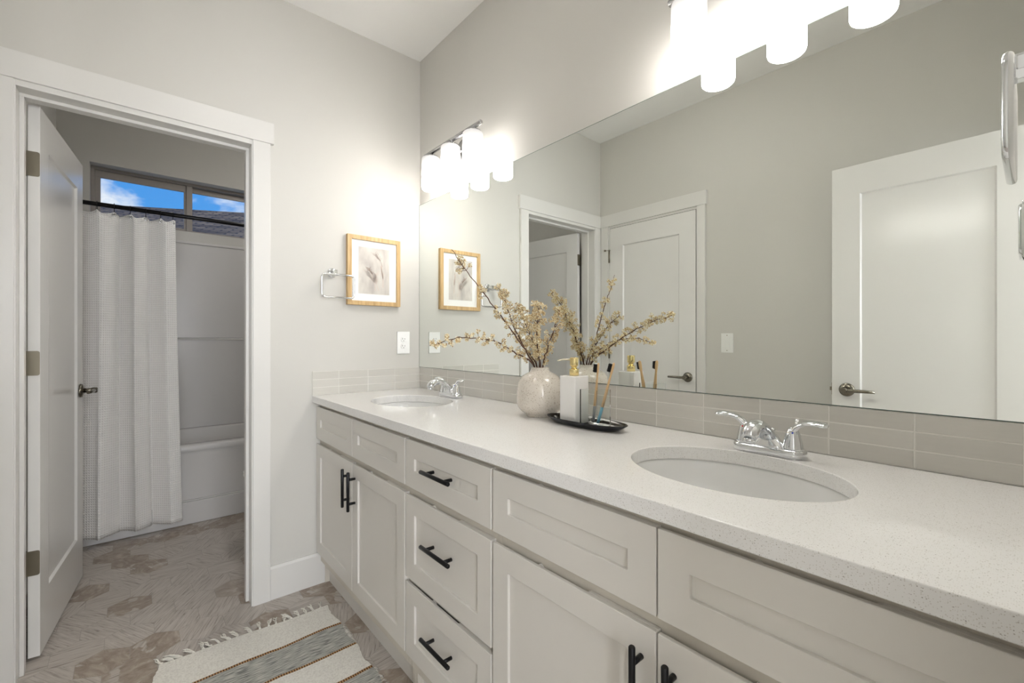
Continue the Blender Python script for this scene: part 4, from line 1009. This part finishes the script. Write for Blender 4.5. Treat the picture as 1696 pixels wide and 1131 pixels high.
# toilet (mostly hidden by the door jamb)
def toilet():
    cx = -.69
    t = thing('toilet', (cx, -.4, 0), 'white toilet just peeking out behind the right door jamb', 'toilet')
    def eg(a, b, yc, z, n=40, front=1.25):
        out = []
        for j in range(n):
            q = 2 * PI * j / n; yy = -math.sin(q); out.append((cx + a * math.cos(q), yc + (b * front if yy < 0 else b) * yy, z))
        return out
    b = MB(); yc = -.47
    b.rings([eg(.11, .14, -.42, .001), eg(.105, .135, -.42, .10), eg(.12, .15, -.44, .20), eg(.165, .19, yc, .31), eg(.182, .21, yc, .375), eg(.182, .21, yc, .385), eg(.14, .165, yc, .384), eg(.12, .14, yc, .30), eg(.05, .07, yc, .22)], True, True)
    b.build('bowl', M['porcelain'], t)
    s = MB().rings([eg(.186, .215, yc, .388), eg(.190, .219, yc, .394), eg(.188, .217, yc, .404), eg(.12, .15, yc, .404), eg(.12, .15, yc, .388)], False, False)
    s.build('seat', M['plastic'], t)
    MB().rings([eg(.188, .217, yc, .4065), eg(.190, .219, yc, .412), eg(.182, .21, yc, .422), eg(.10, .12, yc, .426)], True, True).build('lid', M['plastic'], t)
    MB().box(cx - .21, cx + .21, -.275, -.095, .387, .73).build('tank', M['porcelain'], t, bevel=.02, seg=4)
    MB().box(cx - .22, cx + .22, -.285, -.09, .731, .765).build('tank_lid', M['porcelain'], t, bevel=.008, seg=3)
toilet()

# ------------------------------------------------------------------ rug
def rug():
    X0, X1, Y0, Y1 = .215, 1.150, -1.172, -.578
    t = thing('rug', (.475, -.875, 0), 'flat-woven cream and grey striped rug with fringe on the floor', 'rug')
    rn = random.Random(5); NX, NY = 90, 40; vs = []
    ox = [.006 * math.sin(i * .5) + rn.uniform(-.002, .002) for i in range(NX + 1)]; ox2 = [.005 * math.sin(i * .37 + 2) + rn.uniform(-.002, .002) for i in range(NX + 1)]
    def P(i, j, z):
        u, v = i / NX, j / NY
        x = X0 + (X1 - X0) * u; yy0 = Y0 + ox[i]; yy1 = Y1 + ox2[i]
        # rounded corner at the left start
        if i < 4: yy0 += .004 * (4 - i)
        y = yy0 + (yy1 - yy0) * v
        x += (.024 * (v) ** 1.0 - .008 + .004 * math.sin(v * 11)) * (1 - u)
        return (x, y, z + .0012 * math.sin(u * 23 + v * 5) * math.sin(v * 9))
    top = [P(i, j, .0085) for j in range(NY + 1) for i in range(NX + 1)]; bt = [(p[0], p[1], .0008) for p in top]
    m = MB(); W = NX + 1; K = len(top); fs = []
    for j in range(NY):
        for i in range(NX):
            fs.append((j * W + i, j * W + i + 1, (j + 1) * W + i + 1, (j + 1) * W + i)); fs.append((K + j * W + i, K + (j + 1) * W + i, K + (j + 1) * W + i + 1, K + j * W + i + 1))
    for i in range(NX): fs += [(i, K + i, K + i + 1, i + 1), (NY * W + i, NY * W + i + 1, K + NY * W + i + 1, K + NY * W + i)]
    for j in range(NY): fs += [(j * W, (j + 1) * W, K + (j + 1) * W, K + j * W), (j * W + NX, K + j * W + NX, K + (j + 1) * W + NX, (j + 1) * W + NX)]
    m.add(top + bt, fs, False)
    m.build('woven_mat', M['rug'], t)
    # fringe at the far end
    n = 19
    for k in range(n):
        v = (k + .5) / n; j = int(v * NY); p = Vector(P(0, j, .005)); f = MB()
        lean = -1.0 * max(0, .42 - v) * 2.4 + rn.uniform(-.4, .4)
        L = rn.uniform(.045, .066)
        for s_ in range(6):
            pp = [p + Vector((.004, rn.uniform(-.008, .008), 0))]; c = rn.uniform(-.3, .3); ph = rn.uniform(0, 6)
            for q in range(1, 9):
                u = q / 8
                pp.append(p + Vector((-L * u * (1 - .25 * abs(lean)) + .002 * math.sin(q * 2 + ph), lean * L * u * .9 + .007 * math.sin(u * 5 + ph) * u + c * .01 * u, max(-.002, .004 * math.sin(u * 3 + ph)) - .0005 + .001 * s_ * .5)))
            f.tube(pp, [.0021, .0021, .002, .0019, .0019, .0018, .0018, .0017, .001], 6)
        f.build('tassel', M['cottonfr'], t)
    fz = MB()
    for k in range(70):   # loose threads along the grey bands of the selvedge
        x = rn.choice([rn.uniform(.395, .55), rn.uniform(.72, .87)]); y = Y1 + .002; a = rn.uniform(-.6, .6)
        fz.tube([(x, y - .006, .006), (x + .006 * a, y + .004, .007), (x + .012 * a, y + rn.uniform(.006, .014), .002)], .0007, 4)
    fz.build('loose_threads', M['grey2'] if 'grey2' in M else M['cottonfr'], t)['kind'] = 'stuff'
rug()
